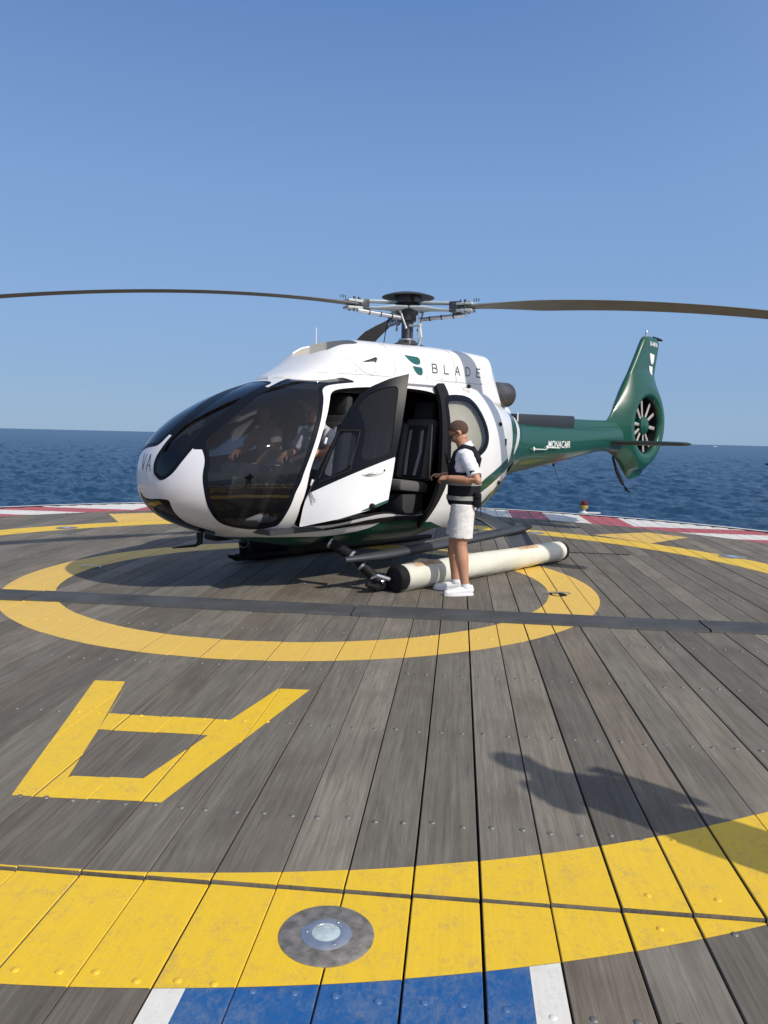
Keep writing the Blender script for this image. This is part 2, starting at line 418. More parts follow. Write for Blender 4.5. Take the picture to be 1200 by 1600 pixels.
# ================================================================== SETTING
# ---- sea
def sea():
    m = bpy.data.materials.new('sea_water'); m.use_nodes = True; t = m.node_tree; b = t.nodes['Principled BSDF']; Lk = t.links
    b.inputs['Base Color'].default_value = (.012,.046,.095,1); b.inputs['Roughness'].default_value = .28; b.inputs['Specular IOR Level'].default_value = .42; b.inputs['IOR'].default_value = 1.33
    tc = t.nodes.new('ShaderNodeTexCoord'); hs = []
    for sc, st, det in ((.035, 2.4, 3), (.16, 2.0, 4), (.7, 1.6, 5)):
        mp = t.nodes.new('ShaderNodeMapping'); mp.inputs['Scale'].default_value = (sc/st, sc, sc); mp.inputs['Rotation'].default_value = (0, 0, R(12)*(1-sc))
        n = t.nodes.new('ShaderNodeTexNoise'); n.inputs['Scale'].default_value = 1; n.inputs['Detail'].default_value = det; n.inputs['Roughness'].default_value = .6; n.inputs['Distortion'].default_value = .4
        Lk.new(tc.outputs['Object'], mp.inputs[0]); Lk.new(mp.outputs[0], n.inputs['Vector']); hs.append((n.outputs['Fac'], 1/sc))
    prev = None
    for (h, k), s in zip(hs, (.05, .10, .16)):
        bp = t.nodes.new('ShaderNodeBump'); bp.inputs['Strength'].default_value = 1; bp.inputs['Distance'].default_value = k*s
        Lk.new(h, bp.inputs['Height'])
        if prev: Lk.new(prev, bp.inputs['Normal'])
        prev = bp.outputs[0]
    Lk.new(prev, b.inputs['Normal'])
    rr_ = np.exp(np.arange(math.log(55), math.log(5200), .0085)); rr_ = np.concatenate([[2.0], rr_, [9000, 20000, 60000, 150000]])
    th = np.concatenate([np.radians(np.arange(55, 125, .145)), np.radians(np.arange(125, 415, 6))]); n1, n2 = len(rr_), len(th)
    Rr, Th = np.meshgrid(rr_, th, indexing='ij'); X = Rr*np.cos(Th); Y = Rr*np.sin(Th); Z = np.zeros_like(X); g = np.random.default_rng(3)
    for i in range(48):
        wl = 1.5*1.068**i; an = R(62)+g.normal(0, .55); k = 2*math.pi/wl; ph = g.uniform(0, 6.3); warp = .35*np.sin(X*k*.13+ph)+.35*np.sin(Y*k*.11-ph)
        q = np.sin(k*(X*math.cos(an)+Y*math.sin(an))+ph+warp*2)
        amp = .0125*min(wl, 4.5+.25*wl)*np.clip(1.5-Rr*.0045/wl, 0, 1)*np.clip((5000-Rr)/2500, 0, 1)*((Th > R(54.9)) & (Th < R(125)))
        Z += amp*(1-2*np.abs(q)**1.3)*.8
    V = np.stack([X, Y, Z-12], -1).reshape(-1, 3); V[:n2] = (0, 0, -12)
    i, j = np.meshgrid(np.arange(n1-1), np.arange(n2), indexing='ij'); j2 = (j+1) % n2; Fq = np.stack([i*n2+j, (i+1)*n2+j, (i+1)*n2+j2, i*n2+j2], -1).reshape(-1, 4)
    me = bpy.data.meshes.new('sea'); me.vertices.add(len(V)); me.vertices.foreach_set('co', V.ravel()); me.loops.add(Fq.size); me.loops.foreach_set('vertex_index', Fq.ravel().astype(np.int32))
    me.polygons.add(len(Fq)); me.polygons.foreach_set('loop_start', np.arange(0, Fq.size, 4, dtype=np.int32)); me.polygons.foreach_set('use_smooth', np.ones(len(Fq), bool)); me.update(calc_edges=True); me.validate()
    struct(link('sea', me, None, [m]))
sea()
# ---- helideck
dk = bpy.data.objects.new('helideck', None); col.objects.link(dk); dk.rotation_euler = (0, 0, -ANG); struct(dk, 'round timber helideck over the sea')
CU, CV, DR = -1.61, 8.355, 9.8
planks = []; joints = [-6.12, -1.77, 2.58, 6.93, 11.28, 15.63, 19.98]
k0 = int((CU-DR-U0)/PITCH)-1; k1 = int((CU+DR-U0)/PITCH)+1
gaps = {k: random.choice((.0035, .005, .006, .008, .008, .010)) for k in range(k0-1, k1+3)}
for k, g in ((-3, .004), (-2, .006), (-1, .008), (0, .011), (1, .006), (2, .010), (3, .009), (4, .010), (-4, .007), (-5, .004), (-6, .006)): gaps[k] = g
gaps = {k: g*1.0 for k, g in gaps.items()}
MBd = MB()
SL = .018
for k in range(k0, k1+1):
    xa = U0+k*PITCH+gaps[k]/2; xb = U0+(k+1)*PITCH-gaps[k+1]/2; xm = (xa+xb)/2
    h = DR**2-(xm-CU)**2
    if h <= .01: continue
    h = math.sqrt(h)
    for ja, jb in zip(joints, joints[1:]):
        ya, yb = max(ja+(.005 if ja < 3 else .004), CV-h), min(jb-(.006 if jb < 3 else .004), CV+h)
        if yb-ya < .05: continue
        z = random.uniform(-.0016, .0016)+(-.010 if jb < 2.7 else 0)
        c = .0025; t = .05
        prof = [(xa, -t), (xa, -c), (xa+c, 0), (xb-c, 0), (xb, -c), (xb, -t)]
        ny = max(2, int((yb-ya)/.07)); 
        ysh = SL*xm*(1 if abs(ja-2.58) < .1 or abs(jb-2.58) < .1 else 0)
        ys = [ya+(SL*xm if ja == 2.58 or jb == 2.58 and False else 0)+(yb-ya)*i/ny for i in range(ny+1)]
        ya2 = ya+(SL*xm if abs(ya-ja) < .01 and abs(ja-2.58) < .01 else 0); yb2 = yb+(SL*xm if abs(yb-jb) < .01 and abs(jb-2.58) < .01 else 0)
        planks.append((xa, xb, ya2, yb2, z, c))
        MBd.add([(px, y, pz+z) for y in (ya2, yb2) for px, pz in prof], [(i, i+6, i+7, i+1) for i in range(5)]+[(0, 1, 2, 3, 4, 5), (11, 10, 9, 8, 7, 6)])
struct(MBd.build('deck_planks', ['wood'], dk, smooth=0, merge=False), 'weathered grey timber planks of the helideck')
sub = MB(); n = 96
sub.lathe([(.01, -.35), (DR+.02, -.35), (DR+.02, -.052), (.01, -.052)], (CU, CV, 0), n=n); struct(sub.build('deck_base', ['black'], dk, smooth=0))
rim = MB(); rim.lathe([(DR+.025, -.5), (DR+.16, -.5), (DR+.16, .018), (DR+.025, .018)], (CU, CV, 0), n=n, caps=False)
M['rim'] = mat('white_steel_rim', (.62,.62,.60), .5, noise=.15, nscale=3)
struct(rim.build('deck_rim', ['rim'], dk, smooth=30), 'white steel rim round the helideck')
# paint: thin coats that follow each plank, gaps included
def strips(u0, u1, v0, v1, cell=.06, lift=.0012):
    V, F = [], []
    for (xa, xb, ya, yb, z, c) in planks:
        a, b_ = max(ya, v0), min(yb, v1)
        if xb < u0 or xa > u1 or b_ <= a: continue
        ny = max(1, int((b_-a)/cell)+1); xs = [xa-.0006, xa+c, xa+c+(xb-xa-2*c)*.25, (xa+xb)/2, xb-c-(xb-xa-2*c)*.25, xb-c, xb+.0006]; zs = [-c, lift, lift, lift, lift, lift, -c]
        k = len(V)
        for j in range(ny+1):
            for x, zz in zip(xs, zs): V.append((x, a+(b_-a)*j/ny, z+zz, 0, 0, 1, 0, 0))
        for j in range(ny):
            for i in range(6): q = k+j*7+i; F.append((q, q+1, q+8, q+7))
    return (np.array(V, float), F)
def flat(name, P, m, label):
    me = bpy.data.meshes.new(name); me.from_pydata(P[0][:,:3].tolist(), [], P[1]); return struct(link(name, me, dk, [m], label))
def ring(name, ri, ro, m, label):
    P = strips(CU-ro-.1, CU+ro+.1, CV-ro-.1, CV+ro+.1); d = np.hypot(P[0][:,0]-CU, P[0][:,1]-CV); P = clip(P, d-ro)[0]
    d = np.hypot(P[0][:,0]-CU, P[0][:,1]-CV); P = clip(P, ri-d)[0]; flat(name, P, m, label)
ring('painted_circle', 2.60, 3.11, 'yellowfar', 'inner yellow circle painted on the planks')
ring('painted_circle', 5.79, 6.37, 'yellow', 'large outer yellow circle painted on the planks')
def convex(name, polys, m, label):
    V, F = None, []
    for p in polys:
        p = np.array(p, float); ar = sum(p[i][0]*p[(i+1) % len(p)][1]-p[(i+1) % len(p)][0]*p[i][1] for i in range(len(p)))
        if ar < 0: p = p[::-1]
        P = strips(p[:,0].min(), p[:,0].max(), p[:,1].min(), p[:,1].max(), cell=.5)
        for i in range(len(p)):
            e = p[(i+1) % len(p)]-p[i]; nx, ny = e[1], -e[0]; P = half(P, nx, ny, nx*p[i][0]+ny*p[i][1])
        if V is None: V, F = P[0], list(P[1])
        else: k = len(V); V = np.vstack([V, P[0]]); F += [tuple(i+k for i in f) for f in P[1]]
    return flat(name, (V, F), m, label)
# letter A, seen from its foot side: legs, crossbar, flat top
a1, a2, a3, a4, a5, a6, a7, a8 = (-1.903,3.08), (-2.287,4.646), (-2.061,4.658), (-1.931,4.095), (-1.23,4.107), (-1.092,4.68), (-.892,4.688), (-1.238,3.111)
h1, h2, h3, h4 = (-1.739,3.306), (-1.882,3.859), (-1.282,3.872), (-1.407,3.322)
convex('painted_letter', [[a1, a2, a3, h2, h1], [a3, a4, h2], [h2, a4, a5, h3], [h3, a5, a6, a7], [h3, a7, a8, h4], [a1, h1, h4, a8]], 'yellow', 'yellow letter A painted on the planks')
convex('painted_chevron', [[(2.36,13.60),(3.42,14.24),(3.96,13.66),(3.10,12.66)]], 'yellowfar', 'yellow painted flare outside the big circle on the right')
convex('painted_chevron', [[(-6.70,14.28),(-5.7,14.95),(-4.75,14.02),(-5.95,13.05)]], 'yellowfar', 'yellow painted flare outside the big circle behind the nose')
# blue field with white borders below the near arc of the big circle
def field(name, u0, u1, m, label):
    P = strips(u0, u1, .6, 2.4); P = half(P, 1, 0, u1); P = half(P, -1, 0, -u0)
    d = np.hypot(P[0][:,0]-CU, P[0][:,1]-CV); P = clip(P, 6.372-d)[0]; flat(name, P, m, label)
field('painted_border', -.836, -.742, 'pwhite', 'white border stripe on the left of the blue field')
field('painted_border', .265, .362, 'pwhite', 'white border stripe on the right of the blue field')
field('painted_field', -.742, .265, 'blue', 'blue painted field at the near edge of the picture')
# red and white edge blocks
def edge():
    P = strips(CU-DR, CU+DR, CV-DR, CV+DR, cell=.12); d = np.hypot(P[0][:,0]-CU, P[0][:,1]-CV); P = clip(P, 8.25-d)[0]
    outs = {'pred': [], 'pwhite': []}
    def split(P, col_, w, o, n, flip):
        pos = P
        for i in range(n):
            a, pos = clip(pos, np.abs(pos[0][:,col_]-(CU, CV)[col_])-(o+w*i))
            yield a, (i % 2 == 0) ^ flip
            if not pos[1]: return
        yield pos, (n % 2 == 0) ^ flip
    low, high = clip(P, 6.82-np.abs(P[0][:,1]-CV)) if False else clip(P, np.abs(P[0][:,1]-CV)-6.82)
    for a, red in split(high, 0, .755, .475, 7, False): outs['pred' if red else 'pwhite'].append(a)
    for a, red in split(low, 1, .755, .02, 9, True): outs['pred' if red else 'pwhite'].append(a)
    for m, L in outs.items():
        V = []; F = []; k = 0
        for a in L:
            if not a[1]: continue
            V.append(a[0]); F += [tuple(i+k for i in f) for f in a[1]]; k += len(a[0])
        flat('painted_edge_blocks', (np.vstack(V), F), m, ('faded red' if m == 'pred' else 'white')+' blocks painted round the edge of the deck')
edge()
# bolts: the hundred nearest are objects, the rest one mesh
def paint_at(x, y):
    d = math.hypot(x-CU, y-CV)
    if 5.79 < d < 6.37: return 'yellow'
    if 2.6 < d < 3.11: return 'yellowfar'
    if d >= 6.37 and y < 2.5 and -.836 < x < .362: return 'blue' if -.742 < x < .265 else 'pwhite'
    q = np.array([[x, y]])
    if inside(q, [a1, a2, a3, a4, a5, a6, a7, a8])[0] and not inside(q, [h1, h2, h3, h4])[0]: return 'yellow'
    return 'steelbolt'
M['steelbolt'] = mat('grey_bolt_head', (.17,.165,.155), .5, metal=.4, noise=.2, nscale=40)
bl = []
for k in range(k0, k1+1):
    xa = U0+k*PITCH
    for j in range(-3, 18):
        y0_ = 2.07+1.02*j
        if abs(y0_-6.93) < .25: continue
        for q in (.245, .755):
            x = xa+q*PITCH+random.uniform(-.008, .008); y = y0_+.006*x+random.uniform(-.012, .012)
            if math.hypot(x-CU, y-CV) < DR-.1 and y > -1: bl.append((x, y))
    for y in (2.50, 2.675):
        if 0.4 < xa < 3 or xa < -1.6: bl.append((xa+.45*PITCH, y+SL*xa))
bl.sort(key=lambda p: p[0]**2+p[1]**2+(0 if p[1] > 1.6 else 100))
def boltmesh(mb, x, y, z=0):
    mb.lathe([(.0135, -.004), (.0125, .0022), (.0095, .0042), (.004, .0052), (.0005, .0054)], (x, y, z), n=12)
protos = {}
for i, (x, y) in enumerate(bl[:100]):
    pm = paint_at(x, y)
    if pm not in protos:
        b = MB(); boltmesh(b, 0, 0); o = b.build('bolt', [pm], dk, smooth=50); protos[pm] = o
    else: o = protos[pm].copy(); col.objects.link(o); o.parent = dk
    o.location = (x, y, -.010 if y < 2.585 else 0); o['kind'] = 'structure'
rest = MB(); order = ['steelbolt', 'yellow', 'yellowfar', 'blue', 'pwhite']
for x, y in bl[100:]:
    k = len(rest.f); boltmesh(rest, x, y); pm = order.index(paint_at(x, y))
    for i in range(k, len(rest.f)): rest.m[i] = pm
o = rest.build('bolts', order, dk, smooth=50, merge=False); o['kind'] = 'stuff'; o['label'] = 'rows of round bolt heads across the rest of the deck'

def W(u, v, z=0): return (u*math.cos(ANG)+v*math.sin(ANG), -u*math.sin(ANG)+v*math.cos(ANG), z)
# ---- loose and fixed things on the deck
def rubber_strip():
    mb = MB(); us = np.arange(-8.6, 7.2, .25); off = [0, 0]
    for i, (a, b_) in enumerate(((-8.6, -4.02), (-4.0, -.93), (-.91, 2.18), (2.2, 5.9))):
        us = np.linspace(a, b_, 24); dv = random.uniform(-.012, .012); V = []; F = []
        for j, u in enumerate(us):
            s = dv+.010*math.sin(u*1.7+i)+(-.02*(u+3.5) if u < -3.5 else 0); z0 = .002*math.sin(u*2.3)
            for (v, z) in ((6.735, .001), (6.742, .02+z0), (6.765, .026+z0), (6.86, .022+z0), (7.02, .022+z0), (7.095, .026+z0), (7.118, .02), (7.125, .001)):
                V.append((u, v+s+.004*math.sin(u*5+v*3), z))
        for j in range(23):
            for q in range(7): k = j*8+q; F.append((k, k+8, k+9, k+1))
        F += [tuple(range(8)), tuple(reversed(range(23*8, 24*8)))]
        mb.add(V, F)
    o = mb.build('rubber_strip', ['mat'], None, smooth=30, merge=False); o.rotation_euler = (0, 0, -ANG)
    tag(o, 'long dark grey rubber strip laid across the whole deck in front of the helicopter', 'rubber strip')
rubber_strip()
def inset_light(u, v, r, label):
    t = thing('inset_deck_light', label, 'deck light', W(u, v, -.0095 if v < 2.6 else 0), 0, 'inset lights in the big yellow circle')
    a = MB(); a.lathe([(.52*r, .0005), (.52*r, .0052), (.97*r, .0046), (r, .0025), (r, -.004)], n=48); M.setdefault('plate', mat('weathered_plate_steel', (.20,.185,.165), .52, metal=.25, noise=.45, nscale=22, bump=.3, bscale=90)); a.build('cover_plate', ['plate'], t, smooth=30)
    M.setdefault('lens', glassmat('light_lens', (.85,.9,.9), .08))
    b = MB(); b.lathe([(.29*r, .004), (.30*r, .0105), (.35*r, .0115), (.47*r, .0100), (.53*r, .0062), (.53*r, .001)], n=48); b.build('lens_ring', ['alu'], t, smooth=30)
    c = MB(); c.lathe([(.31*r, .002), (.30*r, .009), (.2*r, .0125), (.1*r, .014), (.002, .0145)], n=32); c.build('lens', [mat('milky_lens', (.42,.50,.50), .12, coat=1, noise=.15, nscale=60)], t, smooth=60)
    for k in range(3):
        an = 1.0+k*2.094; s = MB(); s.lathe([(.035*r, .006), (.035*r, .0125), (.001, .0135)], (.41*r*math.cos(an), .41*r*math.sin(an), 0), n=8); s.build('screw', ['steel'], t, smooth=30)
inset_light(-.378, 2.335, .155, 'nearest inset light, a large steel disc with a glass lens in the yellow arc')
inset_light(3.96, 11.46, .19, 'small inset light in the yellow arc far right')
inset_light(1.35, 13.55, .17, 'small inset light in the yellow arc behind the white float')
inset_light(-6.35, 12.0, .17, 'small inset light in the yellow arc at the far left')
def obstruction_lamp():
    x, y = 4.50, 17.35
    t = thing('obstruction_lamp', 'small red and yellow obstruction lamp on the far edge of the deck', 'lamp', (x, y, 0))
    a = MB(); a.lathe([(.11, 0), (.11, .02), (.05, .035), (.03, .05), (.03, .09)], n=20); a.box((.16, 0, .012), (.4, .16, .024)); a.build('base', ['rim'], t)
    b = MB(); b.lathe([(.03, .085), (.075, .10), (.088, .14), (.088, .175), (.07, .18)], n=20); b.build('body', ['lampyel'], t)
    c = MB(); c.lathe([(.078, .18), (.082, .22), (.07, .27), (.035, .293), (.002, .297)], n=20); c.build('lamp_glass', ['lampred'], t)
obstruction_lamp()
def tie_down(wx, wy, rz, label, m='steel'):
    t = thing('tie_down_ring', label, 'deck ring', (wx, wy, 0), rz, 'tie-down rings set in the deck')
    a = MB(); a.lathe([(.001, .001), (.085, .0012), (.09, .003), (.095, .003), (.095, 0)], n=28); a.build('cup', ['black'], t)
    b = MB(); b.tube([(-.13, 0, .012), (-.12, .018, .02), (-.05, .02, .022), (.05, .02, .022), (.12, .018, .02), (.13, 0, .012)], .008, n=8); b.build('bar', [m], t)
tie_down(1.84, 7.98, R(3), 'chrome tie-down bar set in the planks right of the standing man')
tie_down(-3.42, 8.93, R(-10), 'pale tie-down ring on the yellow circle at the left', 'rim')
hm = MB(); hm.box((0, 0, -.02), (1.0, .055, .05)); o = hm.build('hatch_slot', ['black'], dk); o.location = (1.98, 11.285, 0); struct(o)
def far_boat(x, y, s, label, dark):
    t = thing('boat', label, 'boat', (x, y, -12))
    h = MB(); V = []; F = []
    for i, (xx, hw, zt, zb) in enumerate(((-3, .9, 1.1, -.2), (-1, 1.1, 1.1, -.3), (1.5, .9, 1.25, -.3), (3.2, .05, 1.6, .2))):
        V += [(xx*s, -hw*s, zt*s), (xx*s, -hw*.5*s, zb*s), (xx*s, hw*.5*s, zb*s), (xx*s, hw*s, zt*s)]
    for i in range(3):
        k = i*4; F += [(k+j, k+4+j, k+5+j, k+1+j) for j in range(3)]+[(k+3, k+7, k+4, k)]
    F += [(0, 1, 2, 3), (15, 14, 13, 12)]; h.add(V, F); h.build('hull', ['glassblk' if dark else 'rim'], t)
    c = MB(); c.box((-.4*s, 0, 1.5*s), (2.0*s, 1.2*s, .9*s), bev=.1*s); c.build('cabin', ['rim'], t)
    mm = MB(); mm.tube([(0, 0, 1.9*s), (0, 0, 3.6*s)], .06*s, n=6); mm.build('mast', ['rim'], t)
far_boat(2120, 5000, 3.4, 'tiny white boat on the horizon at the right', False)
far_boat(281, 566, 1.0, 'dark-hulled small boat cut by the right edge of the view', True)

# ================================================================== HELICOPTER
YAW = R(226.5)
heli = thing('helicopter', 'white and dark green helicopter parked on the deck with its doors open', 'helicopter', (.24, 9.934, 0), YAW)
FUS = [(3.60,0,1.16,1.14,1.15,2,2),(3.59,.15,1.29,1.02,1.14,2,2),(3.55,.31,1.42,.91,1.13,2,2),(3.46,.48,1.56,.81,1.13,2.05,2.1),(3.30,.65,1.70,.71,1.14,2.1,2.2),
(3.08,.79,1.84,.62,1.16,2.15,2.3),(2.75,.91,2.00,.53,1.18,2.2,2.4),(2.38,.98,2.13,.46,1.20,2.3,2.5),(1.95,1.02,2.25,.39,1.22,2.5,2.6),(1.40,1.04,2.35,.34,1.24,2.7,2.6),
(.80,1.04,2.39,.33,1.26,2.9,2.6),(.20,1.03,2.41,.37,1.28,2.9,2.5),(-.40,.98,2.38,.49,1.32,2.7,2.3),(-.90,.87,2.32,.66,1.40,2.5,2.2),(-1.40,.68,2.22,.88,1.50,2.3,2.1),
(-1.80,.50,2.11,1.03,1.56,2.1,2.0),(-2.15,.36,2.00,1.12,1.60,2,2)]
fus = Loft(FUS, 2.0)
hull = fus.mesh(230, 200)
hull_bvh = BVHTree.FromPolygons(hull[0][:,:3].tolist(), hull[1])
OPEN = [(.577,50),(.62,48),(.669,46.5),(.735,43),(.750,37),(.748,22),(.746,2),(.738,-10),(.725,-27),(.700,-29),(.660,-27),(.621,-24),(.571,-28.5),(.524,-34),(.452,-40),(.440,-36),(.437,-18),(.447,-2),(.457,6),(.490,24),(.513,36),(.536,49),(.55,51)]
WSP = [(.214,43.5),(.253,50),(.304,55.5),(.345,60),(.412,69),(.462,74.5),(.49,78),(.521,79.5),(.557,72),(.588,61.5),(.599,54.5),(.577,55.5),(.545,57),(.528,55),(.518,46.5),(.496,33),(.476,22),(.446,6),(.421,-8),(.412,-25),(.407,-41),(.370,-49.5),(.329,-52),(.284,-51),(.237,-36),(.203,-10.5),(.195,7.5),(.209,21),(.212,30)]
WSC = [(.042,6),(.033,55),(.072,72),(.123,72),(.187,75),(.259,80),(.337,86),(.384,90),(.44,95),(.471,100.5),(.478,97),(.478,84),(.470,78.5),(.455,77),(.412,72.5),(.345,63),(.304,58.5),(.253,53.5),(.214,47),(.195,41),(.159,33),(.110,18),(.081,10.5),(.060,4)]
WSS = [(.110,92),(.125,80),(.190,79),(.259,84),(.337,91),(.384,95),(.44,100),(.475,105),(.49,108),(.55,112),(.59,120),(.600,126),(.545,123),(.518,134),(.496,147),(.476,158),(.446,174),(.421,188),(.412,205),(.407,221),(.370,229.5),(.329,232),(.284,231),(.237,216),(.203,190.5),(.195,172.5),(.180,155),(.13,125)]
CHN = [(.075,208),(.085,232),(.068,270),(.070,296),(.100,318),(.112,315),(.128,306),(.181,292),(.237,286),(.300,291),(.33,280),(.33,260),(.300,249),(.237,254),(.181,248),(.125,228)]
mir = lambda L: [(a, 180-t) for a, t in L]
SWF = mir([(.463,3),(.492,24),(.515,38),(.545,43),(.60,44),(.612,40),(.614,4)])
SWR = mir([(.65,3),(.65,38),(.665,42),(.73,40),(.755,33),(.765,20),(.765,3)])
RWP = [(.775,4),(.775,34),(.80,37),(.825,33),(.835,20),(.835,8)]
rest_h = hull
def take(st, smooth=2):
    global rest_h
    a, rest_h = clip(rest_h, fus.region(rest_h, st, smooth)); return a
opening = take(OPEN)
def window(st, name, fw, gm, label=None, glab=None, smooth=2):
    a = take(st, smooth); g, fr = clip(a, fus.region(a, st, smooth)+fw)
    f = piece(name+'_frame', fr, ['frame', 'lining'], heli, off=.002, thick=.03, label=label)
    piece(name, g, [gm], heli, off=0, label=glab); return f
window(WSP, 'windshield', .045, 'glass', glab='big port windshield bubble of tinted glass')
window(WSC, 'nose_window', .040, 'glass', glab='narrow U-shaped central windshield pane')
window(WSS, 'windshield', .045, 'glass', glab='starboard windshield pane')
window(CHN, 'chin_window', .014, 'glass_dark', glab='dark landing light window under the nose')
M['glass_star'] = glassmat('light_tinted_glass', (.72,.70,.66), .02)
window(SWF, 'door_window', .03, 'glass_star', glab='starboard front window')
window(SWR, 'door_window', .03, 'glass_star', glab='starboard rear window')
for a_, b_ in ((WSP, WSC), (WSC, WSS)):
    d_ = np.abs(fus.region(rest_h, a_))+np.abs(fus.region(rest_h, b_))-(.085 if a_ is WSP else .17)+np.clip((np.hypot(rest_h[0][:,6], rest_h[0][:,7])-.44)*4, 0, 1)+np.clip((.19-np.hypot(rest_h[0][:,6], rest_h[0][:,7]))*6, 0, 1)
    st_, rest_h = clip(rest_h, d_); piece('windshield_post', st_, ['frame', 'lining'], heli, off=.0015, thick=.03)
# livery
def tb(s):       # lower edge of the white, port side, degrees below the waist line
    return np.interp(s, [.34,.36,.415,.454,.50,.54,.60,.632,.688,.724,.76,.788,.816,.850,.880,.903,.93,.946,.9645,.987,1.0], [-95,-74,-56,-54,-50,-46,-38,-29,-31,-33,-42,-45,-42,-26,-21,-19,-17,20,45,72,80])
A = rest_h[0]; s_ = np.hypot(A[:,6], A[:,7]); t_ = np.degrees(np.arctan2(A[:,7], np.abs(A[:,6])))
belly, upper = clip(rest_h, (t_-tb(s_))*.017)
A = belly[0]; s_ = np.hypot(A[:,6], A[:,7]); t_ = np.degrees(np.arctan2(A[:,7], np.abs(A[:,6])))
belly, front_under = clip(belly, (.335-s_))
piece('belly', belly, ['green', 'lining'], heli, thick=.04, label='dark green belly')
# split the white shell: pearl nose ahead of the windshield, white cabin behind
A = upper[0]; nose, cabin = clip(upper, np.hypot(A[:,6], A[:,7])-.33)
piece('nose_shell', nose, ['pearl', 'lining'], heli, thick=.035, label='pearl white nose fairing')
piece('nose_underside', front_under, ['frame', 'lining'], heli, thick=.035)
piece('cabin_shell', cabin, ['white', 'lining'], heli, thick=.045, label='white cabin shell')
# livery bands laid on the rear of the cabin and along the sill (port and starboard)
def band(st, m, off, name='livery_stripe', smooth=1, src=None):
    for S in (st, mir(st)):
        P = src or hull; a = clip(P, fus.region(P, S, smooth))[0]; piece(name, a, [m], heli, off=off)
band([(.838,-9),(.905,-6),(.905,-10.5),(.838,-15)], 'green', .003, src=hull)
band([(.345,-66),(.40,-55.5),(.454,-47),(.50,-41.5),(.54,-36),(.60,-31),(.64,-28.6),(.60,-39),(.54,-47),(.454,-55),(.40,-62)], 'white', .003)
band([(.50,-38.5),(.52,-36.5),(.55,-33),(.60,-28),(.66,-27),(.74,-30),(.76,-33),(.74,-35),(.66,-31.5),(.60,-32.5),(.54,-37),(.51,-40)], 'black', .010, 'sill_rubber')

# ---- cowling
def csh(X, z): return X-np.clip((-X-.1), 0, .85)/.85*(np.clip(2.40-z, 0, 1)*.62+(2.72-z)*.05)
cowl = Loft([(2.20,.02,2.20,1.9,2.05,2,2),(2.15,.34,2.235,1.9,2.05,2.4,2),(2.0,.50,2.30,1.9,2.05,2.8,2),(1.80,.56,2.41,1.9,2.05,2.9,2),(1.60,.585,2.565,1.9,2.06,3,2),(1.42,.60,2.655,1.9,2.08,3.1,2),(1.1,.63,2.70,1.9,2.1,3.3,2),
 (.6,.665,2.71,1.9,2.1,3.7,2),(0,.675,2.725,1.9,2.1,4.6,2),(-.5,.665,2.72,1.9,2.1,5.6,2),(-.8,.655,2.71,1.9,2.1,6,2),(-.945,.645,2.705,1.9,2.1,6,2),(-.965,.63,2.69,1.9,2.1,6,2)], 1.4, csh)
cw = cowl.mesh(150, 120, cap=True)
cowl_bvh = BVHTree.FromPolygons(cw[0][:,:3].tolist(), cw[1])
def side_poly(P, pts, port=True, smooth=0):
    S = np.array(pts, float); S = chaikin(S, smooth) if smooth else S
    Q = P[0][:, [0, 2]]; d = segdist(Q, S); d[inside(Q, S)] *= -1
    if port is not None: d = np.where((P[0][:,1] > 0) == port, d, .5)
    return d
def top_poly(P, pts, smooth=0):
    S = np.array(pts, float); S = chaikin(S, smooth) if smooth else S
    Q = P[0][:, [0, 1]]; d = segdist(Q, S); d[inside(Q, S)] *= -1; return np.where(P[0][:,2] > 2.1, d, .5)
# front air intake cut into the top of the cowling, with an inner duct
INT = [(1.70,-.34),(1.70,.26),(1.36,.40),(1.22,.40),(1.22,-.34)]
cw0 = cw; cw = clip(cw, 2.16-np.clip(-cw[0][:,0]-.45, 0, .6)*.45-cw[0][:,2])[0]
intake, cw2 = clip(cw, top_poly(cw, INT, 1))
VNT = [(1.40,2.40),(1.11,2.495),(1.19,2.375),(1.17,2.43)]
vent, cw2 = clip(cw2, side_poly(cw2, VNT, None))
co = piece('engine_cowling', cw2, ['white', 'white'], heli, thick=.02, label='white engine cowling with a painted emblem and lettering')
iv = intake[0].copy(); k = np.clip((iv[:,0]-1.25)/.45, 0, 1); iv[:,2] -= .02+.24*(1-k)*1.0
M['duct'] = mat('intake_duct', (.42,.40,.37), .6)
piece('intake_floor', (iv, intake[1]), ['duct'], co)
ib = MB(); ed_ = {}
for f in intake[1]:
    for k in range(len(f)): ed_[(f[k], f[(k+1) % len(f)])] = 1
for (a_, b_) in ed_:
    if (b_, a_) not in ed_: ib.add([intake[0][a_,:3], intake[0][b_,:3], iv[b_,:3]-(0,0,.01), iv[a_,:3]-(0,0,.01)], [(0,1,2,3)])
ib.build('intake_wall', ['duct'], co)
piece('cooling_vent', vent, ['dgrey'], co, off=-.025)
